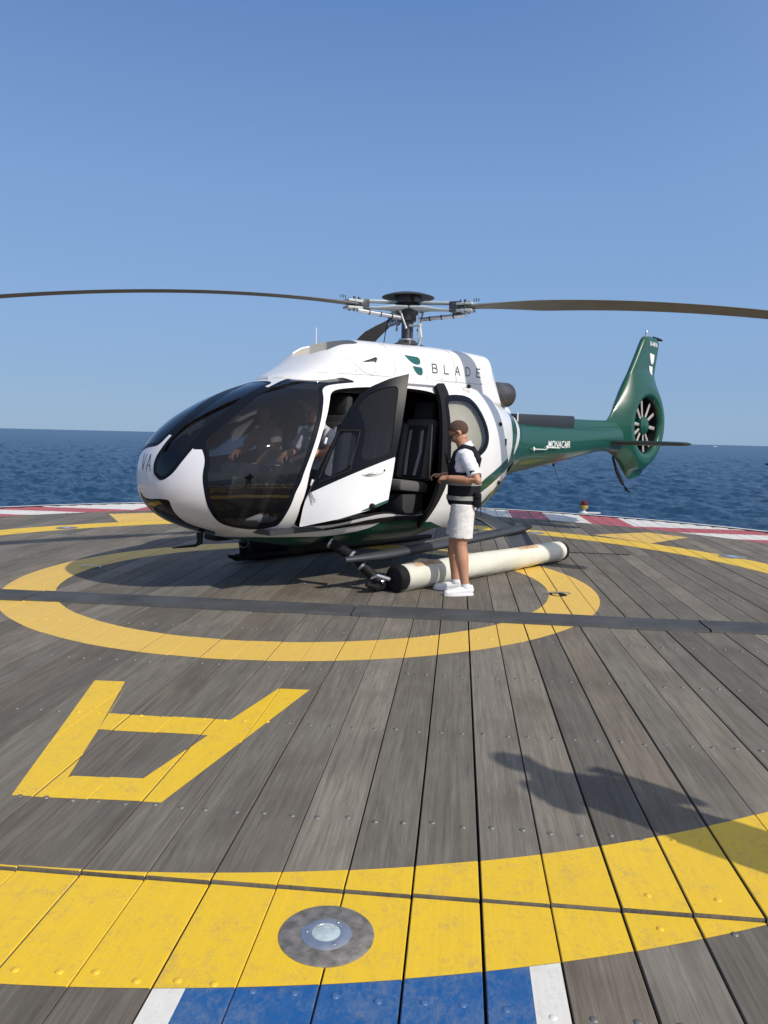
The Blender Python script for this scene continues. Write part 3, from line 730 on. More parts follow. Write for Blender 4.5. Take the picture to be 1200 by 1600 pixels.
# raised lip of the naca vent
vl = MB(); 
def on(bvh, x, z, off=.004, y0=3):
    h = bvh.ray_cast(Vector((x, y0, z)), Vector((0, -1 if y0 > 0 else 1, 0))); return (h[0]+h[1]*off*(1 if (h[1].y > 0) == (y0 > 0) else -1), h[1]) if h[0] else (None, None)
def ribbon(pts, wdt, m, name, parent, bvh=None, thick=.002):     # thin seam or stripe following a surface
    mb = MB(); V = []; F = []
    P = [Vector(p) for p in pts]
    mb.tube(P, wdt, n=6); return mb.build(name, [m], parent, smooth=60)
M['seam'] = mat('panel_seam', (.30,.30,.30), .6)
def seam(pts, bvh=None, n=20, wdt=.0028, m='seam', name='panel_seam', parent=None):
    bvh = bvh or cowl_bvh; out = []
    for (x1, z1), (x2, z2) in zip(pts, pts[1:]):
        for i in range(n):
            t = i/n; q, _ = on(bvh, x1+(x2-x1)*t, z1+(z2-z1)*t, .0005)
            if q: out.append(q)
    if len(out) > 2: ribbon(out, wdt, m, name, parent or co)
seam([(.92,2.67),(.88,2.30)]); seam([(-.12,2.70),(-.18,2.27)])
seam([(1.9,2.26),(1.2,2.275),(.1,2.285),(-.78,2.30)])
seam([(1.55,2.45),(1.35,2.30),(1.2,2.275)])
for i in range(9):
    x = 1.45-i*.27; q, nn = on(cowl_bvh, x, 2.31, .001)
    if q:
        b = MB(); b.sphere(q, .007, nu=8, nv=6); b.build('rivet', ['seam'], co)
# hump behind the cowling top
b = MB(); b.sphere((-.62, .2, 2.72), (.10,.06,.035), nu=20, nv=12); b.build('cowl_blister', ['white'], co)
# exhaust
ex = MB(); n_ = 32
ex.lathe([(.150,-1.05),(.165,-1.35),(.172,-1.70),(.175,-1.95),(.170,-1.97),(.160,-1.95),(.150,-1.6),(.14,-1.35),(.001,-1.33)], (0,.17,2.24), n=n_, axis='x')
ex.build('exhaust_pipe', ['exhaust'], heli, smooth=35)
er = MB(); er.lathe([(.174,-1.50),(.178,-1.505),(.178,-1.52),(.174,-1.525),(.172,-1.51)], (0,.17,2.24), n=n_, axis='x'); er.build('exhaust_clamp', ['hubdark'], heli)

# ---- writing and emblems, laid on the surfaces they are painted on
def lay(name, V, F, bvh, m, parent, side=1, off=.0025):
    out = []
    for x, z in V:
        q, _ = on(bvh, x, z, off, 4*side)
        if q is None: q = Vector((x, .3*side, z))
        out.append(q)
    me = bpy.data.meshes.new(name); me.from_pydata([tuple(p) for p in out], [], F); return link(name, me, parent, [m])
def refine(V, F, step):
    bm = bmesh.new(); vs = [bm.verts.new((x, z, 0)) for x, z in V]
    for f in F:
        try: bm.faces.new([vs[i] for i in f])
        except ValueError: pass
    bmesh.ops.triangulate(bm, faces=bm.faces)
    for _ in range(4):
        L = [e for e in bm.edges if e.calc_length() > step]
        if not L: break
        bmesh.ops.subdivide_edges(bm, edges=L, cuts=1); bmesh.ops.triangulate(bm, faces=bm.faces)
    bm.verts.index_update(); r = [(v.co.x, v.co.y) for v in bm.verts], [[v.index for v in f.verts] for f in bm.faces]; bm.free(); return r
def letters(txt, size, spacing=1.0, xs=1.0, shear=0, bold=0):
    c = bpy.data.curves.new('txt', 'FONT'); c.body = txt; c.size = size; c.space_character = spacing; c.shear = shear; c.offset = bold; c.resolution_u = 4
    o = bpy.data.objects.new('txt', c); col.objects.link(o); dg = bpy.context.evaluated_depsgraph_get(); me = bpy.data.meshes.new_from_object(o.evaluated_get(dg))
    V = [(v.co.x*xs, v.co.y) for v in me.vertices]; F = [tuple(p.vertices) for p in me.polygons]
    bpy.data.objects.remove(o); bpy.data.curves.remove(c); bpy.data.meshes.remove(me); return V, F
def write(name, txt, size, x0, z0, slope, bvh, m, parent, side=1, **k):
    V, F = letters(txt, size, **k); V = [(x0-side*x, z0+y+slope*x) for x, y in V]
    V, F = refine(V, F, .05); return lay(name, V, F, bvh, m, parent, side)
M['ink'] = mat('dark_lettering', (.015,.03,.045), .4)
M['wink'] = mat('white_lettering', (.75,.76,.76), .4)
def letter(ch, x, z, h, wd=.62, t=.10, slope=0):     # light sans capitals made of strokes
    S = {'B': [[(0,0),(0,1)],[(0,1),(.6,1),(.78,.9),(.78,.64),(.6,.54),(0,.54)],[(.6,.54),(.86,.42),(.86,.12),(.62,0),(0,0)]], 'L': [[(0,1),(0,0),(.8,0)]], 'A': [[(0,0),(.46,1),(.92,0)],[(.17,.34),(.75,.34)]],
         'D': [[(0,0),(0,1),(.5,1),(.8,.82),(.88,.5),(.8,.18),(.5,0),(0,0)]], 'E': [[(.8,1),(0,1),(0,0),(.8,0)],[(0,.52),(.66,.52)]], 'V': [[(0,1),(.45,0),(.9,1)]]}[ch]
    V, F = [], []
    for line in S:
        P = [Vector((a*wd*h*1.1, b*h)) for a, b in line]
        for i in range(len(P)-1):
            d = (P[i+1]-P[i]).normalized(); nn = Vector((-d.y, d.x))*t*h/2; a = P[i]-d*t*h/2; b = P[i+1]+d*t*h/2; k = len(V)
            V += [a+nn, b+nn, b-nn, a-nn]; F.append((k, k+1, k+2, k+3))
    return [(x-v.x, z+v.y+slope*v.x) for v in V], F
for ch, x, z in (('B',.27,2.375),('L',.055,2.378),('A',-.155,2.382),('D',-.375,2.385),('E',-.60,2.387)):
    V, F = letter(ch, x, z, .100, wd=.86, t=.13)
    V, F = refine(V, F, .04); lay('letter', V, F, cowl_bvh, 'ink', co).data.name = 'letter'
def leaf(x, z, w_, h_):
    pts = [(0,0)]+[(-w_*.1-w_*.75*t, -.0) for t in (.2,.6,.9)]
    q = [(0, h_*.5), (-w_*.86, h_*.44), (-w_*.97, h_*.32), (-w_*1.0, h_*.05), (-w_*.99, -h_*.22), (-w_*.9, -h_*.42), (-w_*.72, -h_*.5), (-w_*.50, -h_*.43), (-w_*.3, -h_*.22), (-w_*.14, h_*.08)]
    return [(x+a, z+b) for a, b in q], [tuple(range(len(q)))]
for x, z, w_, h_ in ((.70,2.495,.235,.10),(.61,2.375,.165,.10)):
    V, F = leaf(x, z, w_, h_); V, F = refine(V, F, .04); lay('emblem', V, F, cowl_bvh, 'teal', co)

# ---- tail boom
boom = Loft([(-1.9,.44,2.06,1.03,1.57,2.2,2.2),(-2.14,.37,1.92,1.07,1.55,2.2,2.2),(-2.45,.335,1.87,1.12,1.55,2.2,2.2),(-3.33,.28,1.86,1.215,1.57,2.2,2.2),(-4.3,.225,1.87,1.35,1.62,2.2,2.2),(-5.2,.18,1.90,1.44,1.68,2.2,2.2),(-5.75,.14,1.93,1.42,1.70,2.2,2.2),(-6.0,.12,1.93,1.44,1.70,2,2)])
bm_ = boom.mesh(130, 72); boom_bvh = BVHTree.FromPolygons(bm_[0][:,:3].tolist(), bm_[1])
b2 = bm_
tbm = piece('tail_boom', b2, ['green'], heli, label='dark green tail boom')
SW = [(-2.03,1.95),(-2.04,1.78),(-1.95,1.62),(-1.80,1.47),(-1.66,1.37),(-1.60,1.46),(-1.74,1.58),(-1.86,1.74),(-1.93,1.95)]
for pt in (True, False):
    st1 = clip(hull, side_poly(hull, SW, pt, 2))[0]; piece('livery_stripe', st1, ['white'], heli, off=.0035)
sp = Loft([(-2.25,.10,1.99,1.7,1.8,2.6,2),(-3.2,.13,1.985,1.7,1.8,2.6,2),(-4.3,.12,1.975,1.7,1.8,2.6,2),(-5.0,.10,1.98,1.7,1.8,2.6,2),(-5.7,.09,2.0,1.7,1.8,2.6,2)])
piece('boom_spine', sp.mesh(40, 40), ['green'], tbm)
cv = MB(); cv.box((-3.12, 0, 1.895), (1.72, .30, .215), bev=.03, rot=Matrix.Rotation(R(.8), 3, 'Y')); M['cover'] = mat('cover_dark_grey', (.018,.022,.030), .5); cv.build('cover_box', ['cover'], tbm, label='long dark grey cover box on top of the boom')
fa = MB(); fa.tube([(-1.5, .02, 2.02), (-1.9, .02, 2.0), (-2.2, 0, 1.92)], [(.30, .22), (.24, .16), (.16, .10)], n=20); fa.build('rear_fairing', ['white'], heli)
st_ = MB(); st_.tube([(-2.0,.36,1.62),(-2.30,.16,2.0)], .010, n=6); st_.build('stay_rod', ['rim'], tbm)
write('lettering', 'MONACAIR', .150, -2.94, 1.50, .0, boom_bvh, 'wink', tbm, xs=.92, bold=.0015, spacing=1.0)
V = [(-3.53,1.49),(-3.58,1.59),(-3.56,1.59),(-3.51,1.49)]; V, F = refine(V, [(0,1,2,3)], .03); lay('lettering_mark', V, F, boom_bvh, 'wink', tbm)
for (xa, za) in ((-2.42,1.475), (-2.82,1.50)):     # two stub antennas on the side
    a = MB(); q, _ = on(boom_bvh, xa, za, 0); q2, _ = on(boom_bvh, xa-.42, za-.005, .0)
    a.tube([q, q+Vector((0,.045,0))], .007, n=8); a.tube([q+Vector((0,.04,0)), q2+Vector((0,.045,0))], .007, n=8); a.sphere(q+Vector((0,.05,0)), (.02,.02,.034), nu=12, nv=8); a.build('side_antenna', ['wink'], tbm)
b = MB(); b.tube([(-3.62,0,1.26),(-3.62,0,1.19)], .02, n=8); b.tube([(-3.62,0,1.20),(-3.88,0,.86)], .004, n=6); b.build('whip_antenna', ['dgrey'], tbm)
seam([(-2.5,1.83),(-4.2,1.80),(-5.3,1.80)], boom_bvh, wdt=.0025, m='black', parent=tbm)

# ---- fin with shrouded fan
FINO = [(-5.25,1.95),(-5.42,2.05),(-5.62,2.32),(-5.85,2.62),(-6.02,2.84),(-6.30,3.22),(-6.50,3.52),(-6.58,3.59),(-6.68,3.61),(-7.22,3.61),(-7.14,3.25),(-7.03,2.80),(-7.12,2.68),(-7.32,2.47),(-7.46,2.16),(-7.48,1.90),(-7.40,1.60),(-7.20,1.30),(-7.00,1.16),(-6.80,1.10),(-6.78,.98),(-6.55,.96),(-6.30,.90),(-6.15,.98),(-5.90,1.20),(-5.60,1.38),(-5.25,1.47)]
FC = np.array([-6.56, 1.93]); FR = .515
def fin():
    S = chaikin(FINO, 2); xs = np.arange(-7.55, -5.2, .02); zs = np.arange(.85, 3.66, .02)
    X, Z = np.meshgrid(xs, zs, indexing='ij'); n1, n2 = X.shape
    A = np.zeros((n1*n2, 8)); A[:,0] = X.ravel(); A[:,2] = Z.ravel(); A[:,4] = 1; A[:,6] = X.ravel(); A[:,7] = Z.ravel()
    F = [(i*n2+j, (i+1)*n2+j, (i+1)*n2+j+1, i*n2+j+1) for i in range(n1-1) for j in range(n2-1)]
    P = (A, F)
    def dout(P): Q = P[0][:, [0, 2]]; d = segdist(Q, S); d[inside(Q, S)] *= -1; return d
    def din(P): return FR-np.hypot(P[0][:,0]-FC[0], P[0][:,2]-FC[1])
    P = clip(P, dout(P))[0]; P = clip(P, din(P))[0]
    Q = P[0]; d1 = np.maximum(-dout(P), 0); d2 = np.maximum(-din(P), 0)
    rr_ = np.hypot(Q[:,0]-FC[0], Q[:,2]-FC[1])
    H = .07+.14*np.clip((1.05-rr_)/.35, 0, 1)**1; H = np.where(rr_ < .70, .21, H)
    H = np.where(Q[:,2] < 1.12, np.minimum(H, .03+.18*np.clip((Q[:,2]-.98)/.3, 0, 1)), H)
    H = np.where((Q[:,0] > -6.0), np.maximum(H, .07), H)
    w1 = np.clip(.12+.16*np.clip((2.9-Q[:,2])/.5, 0, 1), .1, .28)
    k1 = np.clip(d1/w1, 0, 1); y = H*np.sqrt(1-(1-k1)**2)
    w2 = .09; k2 = np.clip(d2/w2, 0, 1); y = y-.07*(1-np.sqrt(1-(1-k2)**2))
    y = np.maximum(y, .004)
    n = len(Q); V = np.vstack([np.c_[Q[:,0], y, Q[:,2]], np.c_[Q[:,0], -y, Q[:,2]]]); Fa = [tuple(reversed(f)) for f in P[1]]+[tuple(i+n for i in f) for f in P[1]]
    ed = {}
    for f in P[1]:
        for q in range(len(f)): ed[(f[q], f[(q+1) % len(f)])] = 1
    for (a, b_) in ed:
        if (b_, a) not in ed: Fa.append((a, b_, b_+n, a+n))
    me = bpy.data.meshes.new('tail_fin'); me.from_pydata(V.tolist(), [], Fa)
    bm = bmesh.new(); bm.from_mesh(me); bmesh.ops.recalc_face_normals(bm, faces=bm.faces); bm.to_mesh(me); bm.free()
    me.polygons.foreach_set('use_smooth', [True]*len(me.polygons)); me.set_sharp_from_angle(angle=R(55))
    return link('tail_fin', me, heli, ['green'], 'dark green upright fin with a shrouded fan'), BVHTree.FromPolygons(V.tolist(), Fa)
fino, fin_bvh = fin()
fn = MB(); fn.lathe([(.001,.175),(.05,.173),(.12,.16),(.165,.13),(.175,.06),(.175,-.16)], (FC[0],0,FC[1]), n=32, axis='y'); fan = fn.build('fan_hub', ['green'], fino)
dl = MB(); dl.lathe([(FR-.003,.13),(FR-.006,-.2)], (FC[0],0,FC[1]), n=48, axis='y', caps=False); dl.build('duct_shade', ['black'], fino)  # black sleeve put in for the shade inside the fan duct
M['stator'] = mat('fan_blade_grey', (.42,.40,.38), .4, metal=.3)
for k in range(10):
    an = R(36*k+9+(-4, 5, -2, 6, 0)[k % 5]); b = MB(); dx, dz = math.cos(an), math.sin(an)
    P = [(FC[0]+dx*r_, .085, FC[1]+dz*r_) for r_ in (.14, .22, .35, .505)]
    b.tube(P, [(.020,.028),(.012,.030),(.010,.034),(.009,.034)], n=10, up=(0,1,.0001)); b.build('fan_blade', ['stator'], fino)
for k in range(10):
    an = R(36*k+20); b = MB(); dx, dz = math.cos(an), math.sin(an)
    b.tube([(FC[0]+dx*.14, -.10, FC[1]+dz*.14), (FC[0]+dx*.52, -.13, FC[1]+dz*.52)], [(.085,.010),(.12,.010)], n=10, up=(0,1,.0001)); b.build('stator_vane', ['black'], fino)
sk = MB(); sk.tube([(-5.62,0,1.34),(-5.80,0,1.08),(-6.02,0,.88),(-6.20,0,.74),(-6.40,0,.66)], [(.02,.02),(.045,.02),(.05,.02),(.035,.018),(.008,.01)], n=12, up=(1,0,.8)); sk.build('tail_bumper', ['black'], heli)
sb = MB()
for sgn in (1,):
    P = []
    for y in (-1.42,-1.36,-.8,0,.8,1.22,1.36,1.43): P.append((( -5.42-.10*abs(y)), y, 1.60))
sb.tube(P, [(.02,.012),(.20,.034),(.25,.042),(.27,.045),(.25,.042),(.21,.036),(.16,.03),(.02,.012)], n=20, up=(1,0,0)); M['dgreen'] = mat('dark_green_black_paint', (.004,.016,.013), .4); sb.build('stabilizer', ['dgreen'], heli, label='dark green horizontal stabilizer')
b = MB(); b.sphere((-5.56,1.40,1.60), (.05,.03,.02), nu=12, nv=8); b.build('navigation_light', ['alu'], heli)
b = MB(); b.tube([(-6.70,0,3.60),(-6.70,0,3.66)], .022, n=10); b.lathe([(.024,3.66),(.026,3.68),(.018,3.70),(.002,3.705)], (-6.70,0,0), n=12); b.build('beacon_light', ['alu'], fino)
b = MB(); b.tube([(-7.0,0,3.60),(-7.22,0,3.595),(-7.38,0,3.59)], [.03,.03,.018], n=10); b.build('fin_antenna', ['black'], fino)
write('registration', '3A-MVA', .115, -6.72, 3.43, -.02, fin_bvh, 'wink', fino, xs=.80, bold=.002)
for z, h_, w_ in ((3.19,.20,.19),(2.97,.17,.14)):
    V, F = [(0,.5),(-1,.42),(-1.02,.1),(-.92,-.3),(-.7,-.5),(-.45,-.48),(-.25,-.2),(-.1,.15)], None
    V = [(-6.74+a*w_, z+b_*h_) for a, b_ in V]; V, F = refine(V, [tuple(range(8))], .04); lay('emblem', V, F, fin_bvh, 'wink', fino)

# ---- main rotor
rot = bpy.data.objects.new('rotor_head', None); col.objects.link(rot); rot.parent = heli; rot.location = (0, 0, -.03); rot.empty_display_size = .2
def RP(a, r, z, t=0): return Vector((r*math.cos(a)-t*math.sin(a), r*math.sin(a)+t*math.cos(a), z))
b = MB(); b.lathe([(.001,3.435),(.10,3.433),(.22,3.420),(.315,3.390),(.332,3.380),(.325,3.375),(.2,3.392),(.08,3.395),(.001,3.395)], n=48); b.build('hub_cap', ['hubdark'], rot, label='flat round cap of the rotor head')
b = MB(); b.lathe([(.001,3.41),(.17,3.40),(.17,3.30),(.12,3.29),(.12,3.28)], n=8); b.lathe([(.09,3.29),(.13,3.26),(.20,3.25),(.21,3.215),(.15,3.20),(.11,3.16),(.11,3.09),(.074,3.07),(.074,2.90),(.075,2.895),(.075,2.85),(.09,2.84)], n=28)
b.box((.05,.19,3.34), (.10,.05,.07), bev=.008); b.build('mast', ['hubdark'], rot)
b = MB(); b.lathe([(.10,2.87),(.11,2.865),(.11,2.845),(.09,2.84)], n=28); b.build('mast_collar', ['alu'], rot)
b = MB(); b.lathe([(.085,2.86),(.13,2.825),(.20,2.79),(.27,2.765),(.30,2.73),(.30,2.68)], n=32); b.build('mast_skirt', ['exhaust'], rot)
BA = [R(-15.5), R(105.5), R(-125)]
for bi, a in enumerate(BA):
    ca = Matrix.Rotation(a, 3, 'Z')
    b = MB()    # star arm: upper and lower plates
    b.tube([RP(a,.12,3.235), RP(a,.28,3.23), RP(a,.46,3.205), RP(a,.68,3.185)], [(.20,.034),(.15,.028),(.075,.016),(.07,.015)], n=14, up=(-math.sin(a), math.cos(a), 0))
    b.tube([RP(a,.20,3.305), RP(a,.72,3.265)], [(.060,.022),(.065,.022)], n=12, up=(-math.sin(a), math.cos(a), 0))
    b.build('star_arm', ['hubgrey'], rot)
    b = MB(); b.box(RP(a,.655,3.225), (.13,.14,.13), rot=ca, bev=.012)
    for t in (-.05, .05):
        b.tube([RP(a,.80,3.15,t*1.2), RP(a,.80,3.30,t*1.2)], .016, n=8)
        b.tube([RP(a,.74,3.15,t*1.2), RP(a,.74,3.30,t*1.2)], .012, n=8)
    b.build('blade_clamp', ['hubdark'], rot)
    b = MB(); b.box(RP(a,.785,3.255), (.20,.15,.030), rot=ca, bev=.004); b.box(RP(a,.785,3.175), (.20,.15,.030), rot=ca, bev=.004); b.build('blade_fork', ['hubgrey'], rot)
    b = MB(); P = [RP(a,.12+.08*i,3.11+.004*i,.07) for i in range(9)]
    b.tube(P, .026, n=12)
    b.build('drag_damper', ['alu'], rot)
    for i in (2, 4, 6):
        c = MB(); c.tube([P[i]-(P[i+1]-P[i])*.08, P[i]+(P[i+1]-P[i])*.08], .031, n=12); c.build('damper_band', ['black'], rot)
    b = MB(); b.tube([RP(a+.9,.15,2.99), RP(a+.5,.19,3.19)], .012, n=8); b.sphere(RP(a+.9,.15,2.99), .02, nu=10, nv=8); b.sphere(RP(a+.5,.19,3.19), .02, nu=10, nv=8); b.build('pitch_link', ['alu'], rot)
    b = MB(); b.tube([RP(a,.92,3.28), RP(a,.92,3.32)], .006, n=6); b.tube([RP(a,.95,3.28), RP(a,.95,3.315)], .006, n=6); b.tube([RP(a,.89,3.28), RP(a,.89,3.315)], .006, n=6); b.build('balance_pins', ['hubdark'], rot)
    # blade: aerofoil sections from root to tip, drooping at rest
    V = []; F = []; N = 46; prof = []
    for k in range(13): t = k/12; c_ = t*t; prof.append((c_, .6*(.2969*math.sqrt(c_)-.126*c_-.3516*c_**2+.2843*c_**3-.1015*c_**4)/.2))
    sec = [(x_, y_) for x_, y_ in prof]+[(x_, -y_*.6) for x_, y_ in reversed(prof[1:-1])]
    nS = len(sec)
    for i in range(N):
        t = i/(N-1); r_ = .76+t*(5.38-.76)
        ch = np.interp(r_, [.76,1.0,1.3,1.7,2.2,4.9,5.3,5.38], [.15,.17,.25,.35,.36,.36,.32,.20]); th = np.interp(r_, [.76,1.1,1.6,2.4,5.38], [.11,.09,.07,.06,.045])
        tw = R(np.interp(r_, [.76,1.6,5.38], [6,11,3]))*(.45, 1, .9)[bi]; zz = 3.19+.010*(r_-.8)-.026*(r_-.8)**2*(1.0, 1.0, 1.0)[bi]
        for x_, y_ in sec:
            cx = (.30-x_)*ch; cz = y_*th; X = cx*math.cos(tw)-cz*math.sin(tw); Z = cx*math.sin(tw)+cz*math.cos(tw)
            V.append(RP(a, r_, zz+Z, -X))
    for i in range(N-1):
        for k in range(nS): p, q = i*nS+k, i*nS+(k+1) % nS; F.append((p, q, q+nS, p+nS))
    F += [tuple(range(nS)), tuple(reversed(range((N-1)*nS, N*nS)))]
    m_ = MB(); m_.add(V, F); m_.build('rotor_blade', ['blade'], heli, smooth=50, label='long drooping grey rotor blade')
b = MB(); b.tube([(.07,.10,3.02),(.10,.30,3.00),(.12,.34,2.86),(.10,.28,2.76)], .016, n=8); b.sphere((.10,.30,3.0), .026, nu=10, nv=8); b.build('scissor_link', ['hubgrey'], rot)
b = MB(); b.tube([(.02,.20,3.20),(.02,.215,2.78)], .011, n=8); b.build('control_rod', ['alu'], rot)
b = MB(); b.tube([(.10,-.22,3.16),(.16,-.22,2.98),(.20,-.22,2.78)], .006, n=6); b.build('cable', ['black'], rot)

# ---- roof details
b = MB(); b.tube([(1.26,-.3,2.5),(1.26,-.3,2.86)], [.010,.006], n=8); b.build('whip_antenna', ['rim'], heli)
b = MB()
q, _ = on(hull_bvh, .7, 2.16, .012); b.tube([on(hull_bvh, x, 2.19-.01*abs(x-.4), .018)[0] for x in np.linspace(1.05,-.55,18)], .011, n=8); b.build('door_rail', ['alu'], heli)
b = MB(); b.box((-.12,.86,2.185), (.13,.06,.05), bev=.012); b.build('door_catch', ['rim'], heli)
b = MB(); b.sphere((-.18,.865,2.235), .026, nu=14, nv=10); b.build('door_stop', ['black'], heli)
# underside hook and lights
b = MB(); b.tube([(3.05,.02,.60),(3.05,.02,.50),(3.10,.02,.475),(3.36,.02,.475)], [.035,.03,.015,.008], n=10); b.build('pitot_tube', ['black'], heli)
b = MB(); b.box((2.35,-.55,.47), (.42,.24,.10), bev=.03); b.build('cargo_light', ['black'], heli)
b = MB(); b.lathe([(.001,.29),(.07,.30),(.10,.34),(.10,.42)], (1.9,.15,0), n=20); b.build('belly_light', ['black'], heli)

# ---- front door, swung open on its leaning hinge line
DA = Vector((2.55,.93,.75)); DB = Vector((2.20,.95,1.70)); dax = (DB-DA).normalized(); dex = Vector((-.672,.692,-.262)).normalized(); dno = dex.cross(dax); dno = dno if dno.x > 0 or dno.y > 0 else -dno
if dno.y < 0: dno = -dno
DO = [(.028,-.027),(.013,.15),(.014,.382),(.052,.605),(.082,.768),(.126,1.018),(.165,1.233),(.222,1.40),(.312,1.52),(.46,1.655),(.639,1.785),(.682,1.462),(.722,1.132),(.76,.739),(.791,.449),(.655,.329),(.382,.149)]
def door_piece(uv, name, m, parent, off=0, thick=.0, label=None, sm=0, hole=None, step=.02):
    S = np.array(uv, float); S = chaikin(S, sm) if sm else S
    xs = np.arange(S[:,0].min()-.02, S[:,0].max()+.03, step); ys = np.arange(S[:,1].min()-.02, S[:,1].max()+.03, step)
    X, Y = np.meshgrid(xs, ys, indexing='ij'); n1, n2 = X.shape; x = X.ravel(); y = Y.ravel()
    bulge = .07*np.sin(np.pi*np.clip(x/.8, 0, 1))-.10*np.clip((y-1.0)/.8, 0, 2)**2-.05*np.clip((.35-y)/.35, 0, 1)**2
    A = np.zeros((len(x), 8))
    for i in range(3): A[:,i] = DA[i]+dex[i]*x+dax[i]*y+dno[i]*bulge
    G = A[:,:3].reshape(n1, n2, 3); nn = np.cross(np.gradient(G, axis=0), np.gradient(G, axis=1)).reshape(-1, 3); nn /= np.linalg.norm(nn, axis=1, keepdims=True)
    nn *= np.sign(nn@np.array(dno))[:,None]; A[:,3:6] = nn; A[:,6] = x; A[:,7] = y
    F = [(i*n2+j, (i+1)*n2+j, (i+1)*n2+j+1, i*n2+j+1) for i in range(n1-1) for j in range(n2-1)]
    P = (A, F)
    def fd(P, S): d = segdist(P[0][:,6:8], S); d[inside(P[0][:,6:8], S)] *= -1; return d
    P = clip(P, fd(P, S))[0]
    if hole is not None:
        for H in hole: P = clip(P, -fd(P, H))[0]
    return piece(name, P, m, parent, off=off, thick=thick, label=label)
WL = lambda u: .168+ (u-.01)*(.335) + .33      # waist line of the door, split between paint and glass
lower = [(.028,-.027),(.013,.15),(.012,.30),(.738,.905),(.76,.739),(.791,.449),(.655,.329),(.382,.149)]
upperp = [(.012,.30),(.014,.382),(.052,.605),(.082,.768),(.126,1.018),(.165,1.233),(.222,1.40),(.312,1.52),(.46,1.655),(.639,1.785),(.682,1.462),(.722,1.132),(.738,.905)]
fdo = bpy.data.objects.new('front_door', None); col.objects.link(fdo); fdo.parent = heli; fdo['label'] = 'open front door, white below and black-framed glass above'; fdo.empty_display_size = .2
door_piece(lower, 'door_panel', ['white', 'lining'], fdo, thick=.045)
W1 = chaikin([(.10,.47),(.12,.80),(.155,1.00),(.30,1.03),(.34,.78),(.335,.66)], 1)
W2 = chaikin([(.405,.72),(.40,1.05),(.29,1.22),(.24,1.27),(.27,1.38),(.36,1.49),(.54,1.61),(.585,1.58),(.62,1.30),(.675,.98),(.67,.92)], 2)
door_piece(upperp, 'door_window_frame', ['frame', 'lining'], fdo, off=.001, thick=.035, hole=[W1, W2], step=.015)
door_piece(W1, 'door_glass', ['glass_clear'], fdo, off=-.01); door_piece(W2, 'door_glass', ['glass_dark'], fdo, off=-.01)
def dp(x, y, o=0):
    bulge = .07*math.sin(math.pi*min(max(x/.8,0),1))-.10*max((y-1.0)/.8,0)**2-.05*max((.35-y)/.35,0)**2
    return DA+dex*x+dax*y+dno*(bulge+o)
for a, b_ in (((.09,.44),(.35,.63)), ((.08,.47),(.135,.99)), ((.35,.63),(.335,1.04)), ((.135,.99),(.335,1.04))):
    mb = MB(); mb.tube([dp(a[0]+(b_[0]-a[0])*t, a[1]+(b_[1]-a[1])*t, .006) for t in (0,.25,.5,.75,1)], [(.012,.006)]*5, n=8); mb.build('vent_window_frame', ['black'], fdo)
hd = MB(); ctr = (.585,.69)
angd = math.radians(28); ud = (math.cos(angd), math.sin(angd))
hd.tube([dp(ctr[0]+ud[0]*t, ctr[1]+ud[1]*t, .006) for t in np.linspace(-.125,.115,9)], [(.004,.002),(.022,.004),(.032,.006),(.036,.007),(.036,.008),(.034,.008),(.030,.007),(.02,.005),(.004,.002)], n=16, up=dax); hdl = hd.build('door_handle', ['white'], fdo)
hd = MB(); hd.tube([dp(ctr[0]+ud[0]*t, ctr[1]-.016+ud[1]*t, .012) for t in np.linspace(-.09,.04,6)], [(.003,.002),(.010,.006),(.012,.007),(.012,.007),(.010,.006),(.003,.002)], n=10, up=dax); hd.build('handle_lever', ['steel'], hdl)
hd = MB(); hd.sphere(dp(ctr[0]+.085, ctr[1]+.048, .012), .010, nu=10, nv=8); hd.build('handle_lock', ['black'], hdl)
hd = MB(); hd.sphere(dp(.655,.36,.0), (.032,.032,.032), nu=16, nv=12); hd.build('door_buffer', ['black'], fdo)
hd = MB()
for t in (.29,.27): hd.tube([dp(.02,t+.06,.010), dp(.10,t-.03,.028), dp(.115,t-.03,.024)], .0035, n=6)
hd.tube([dp(.01,.24,.01), dp(.04,.42,.02), dp(.05,.46,.02)], .005, n=6); hd.build('door_stay', ['hubdark'], fdo)
for t in ((.02,.86),(.01,.42)):
    hd = MB(); hd.box(dp(t[0]+.015,t[1],.006), (.025,.02,.07), rot=Matrix.Rotation(R(-20),3,'Y'), bev=.008); hd.build('door_hinge', ['white'], fdo)
gp = [(.54,.265),(.655,.329),(.791,.449),(.788,.478),(.70,.405),(.62,.335)]
door_piece(gp, 'livery_stripe', ['green'], fdo, off=.003, step=.012)

# ---- sliding door, pushed back along the cabin side
SLD = [(.742,46),(.75,47),(.80,48),(.838,47),(.866,41),(.874,28),(.880,10),(.893,-4),(.897,-18),(.892,-30),(.873,-40),(.83,-45),(.79,-45),(.745,-41),(.710,-40),(.703,-36),(.706,-30),(.714,-18),(.723,-5),(.725,8),(.729,20),(.737,36)]
SLW = [(.765,6),(.765,33),(.79,39),(.828,38),(.842,31),(.849,18),(.845,6),(.83,0),(.79,-3),(.768,-3)]
sdo = bpy.data.objects.new('sliding_door', None); col.objects.link(sdo); sdo.parent = heli; sdo['label'] = 'white sliding cabin door pushed back, with a rounded window'; sdo.empty_display_size = .2
sp0 = clip(hull, fus.region(hull, SLD, 2))[0]
sp0 = clip(sp0, np.where(sp0[0][:,1] > 0, -1, 1))[0]
SLWX = [(.37,2.00),(.20,2.02),(0,2.02),(-.12,1.99),(-.21,1.90),(-.30,1.74),(-.325,1.62),(-.28,1.52),(-.10,1.43),(.15,1.34),(.33,1.26),(.40,1.235),(.43,1.28),(.43,1.6),(.40,1.92)]
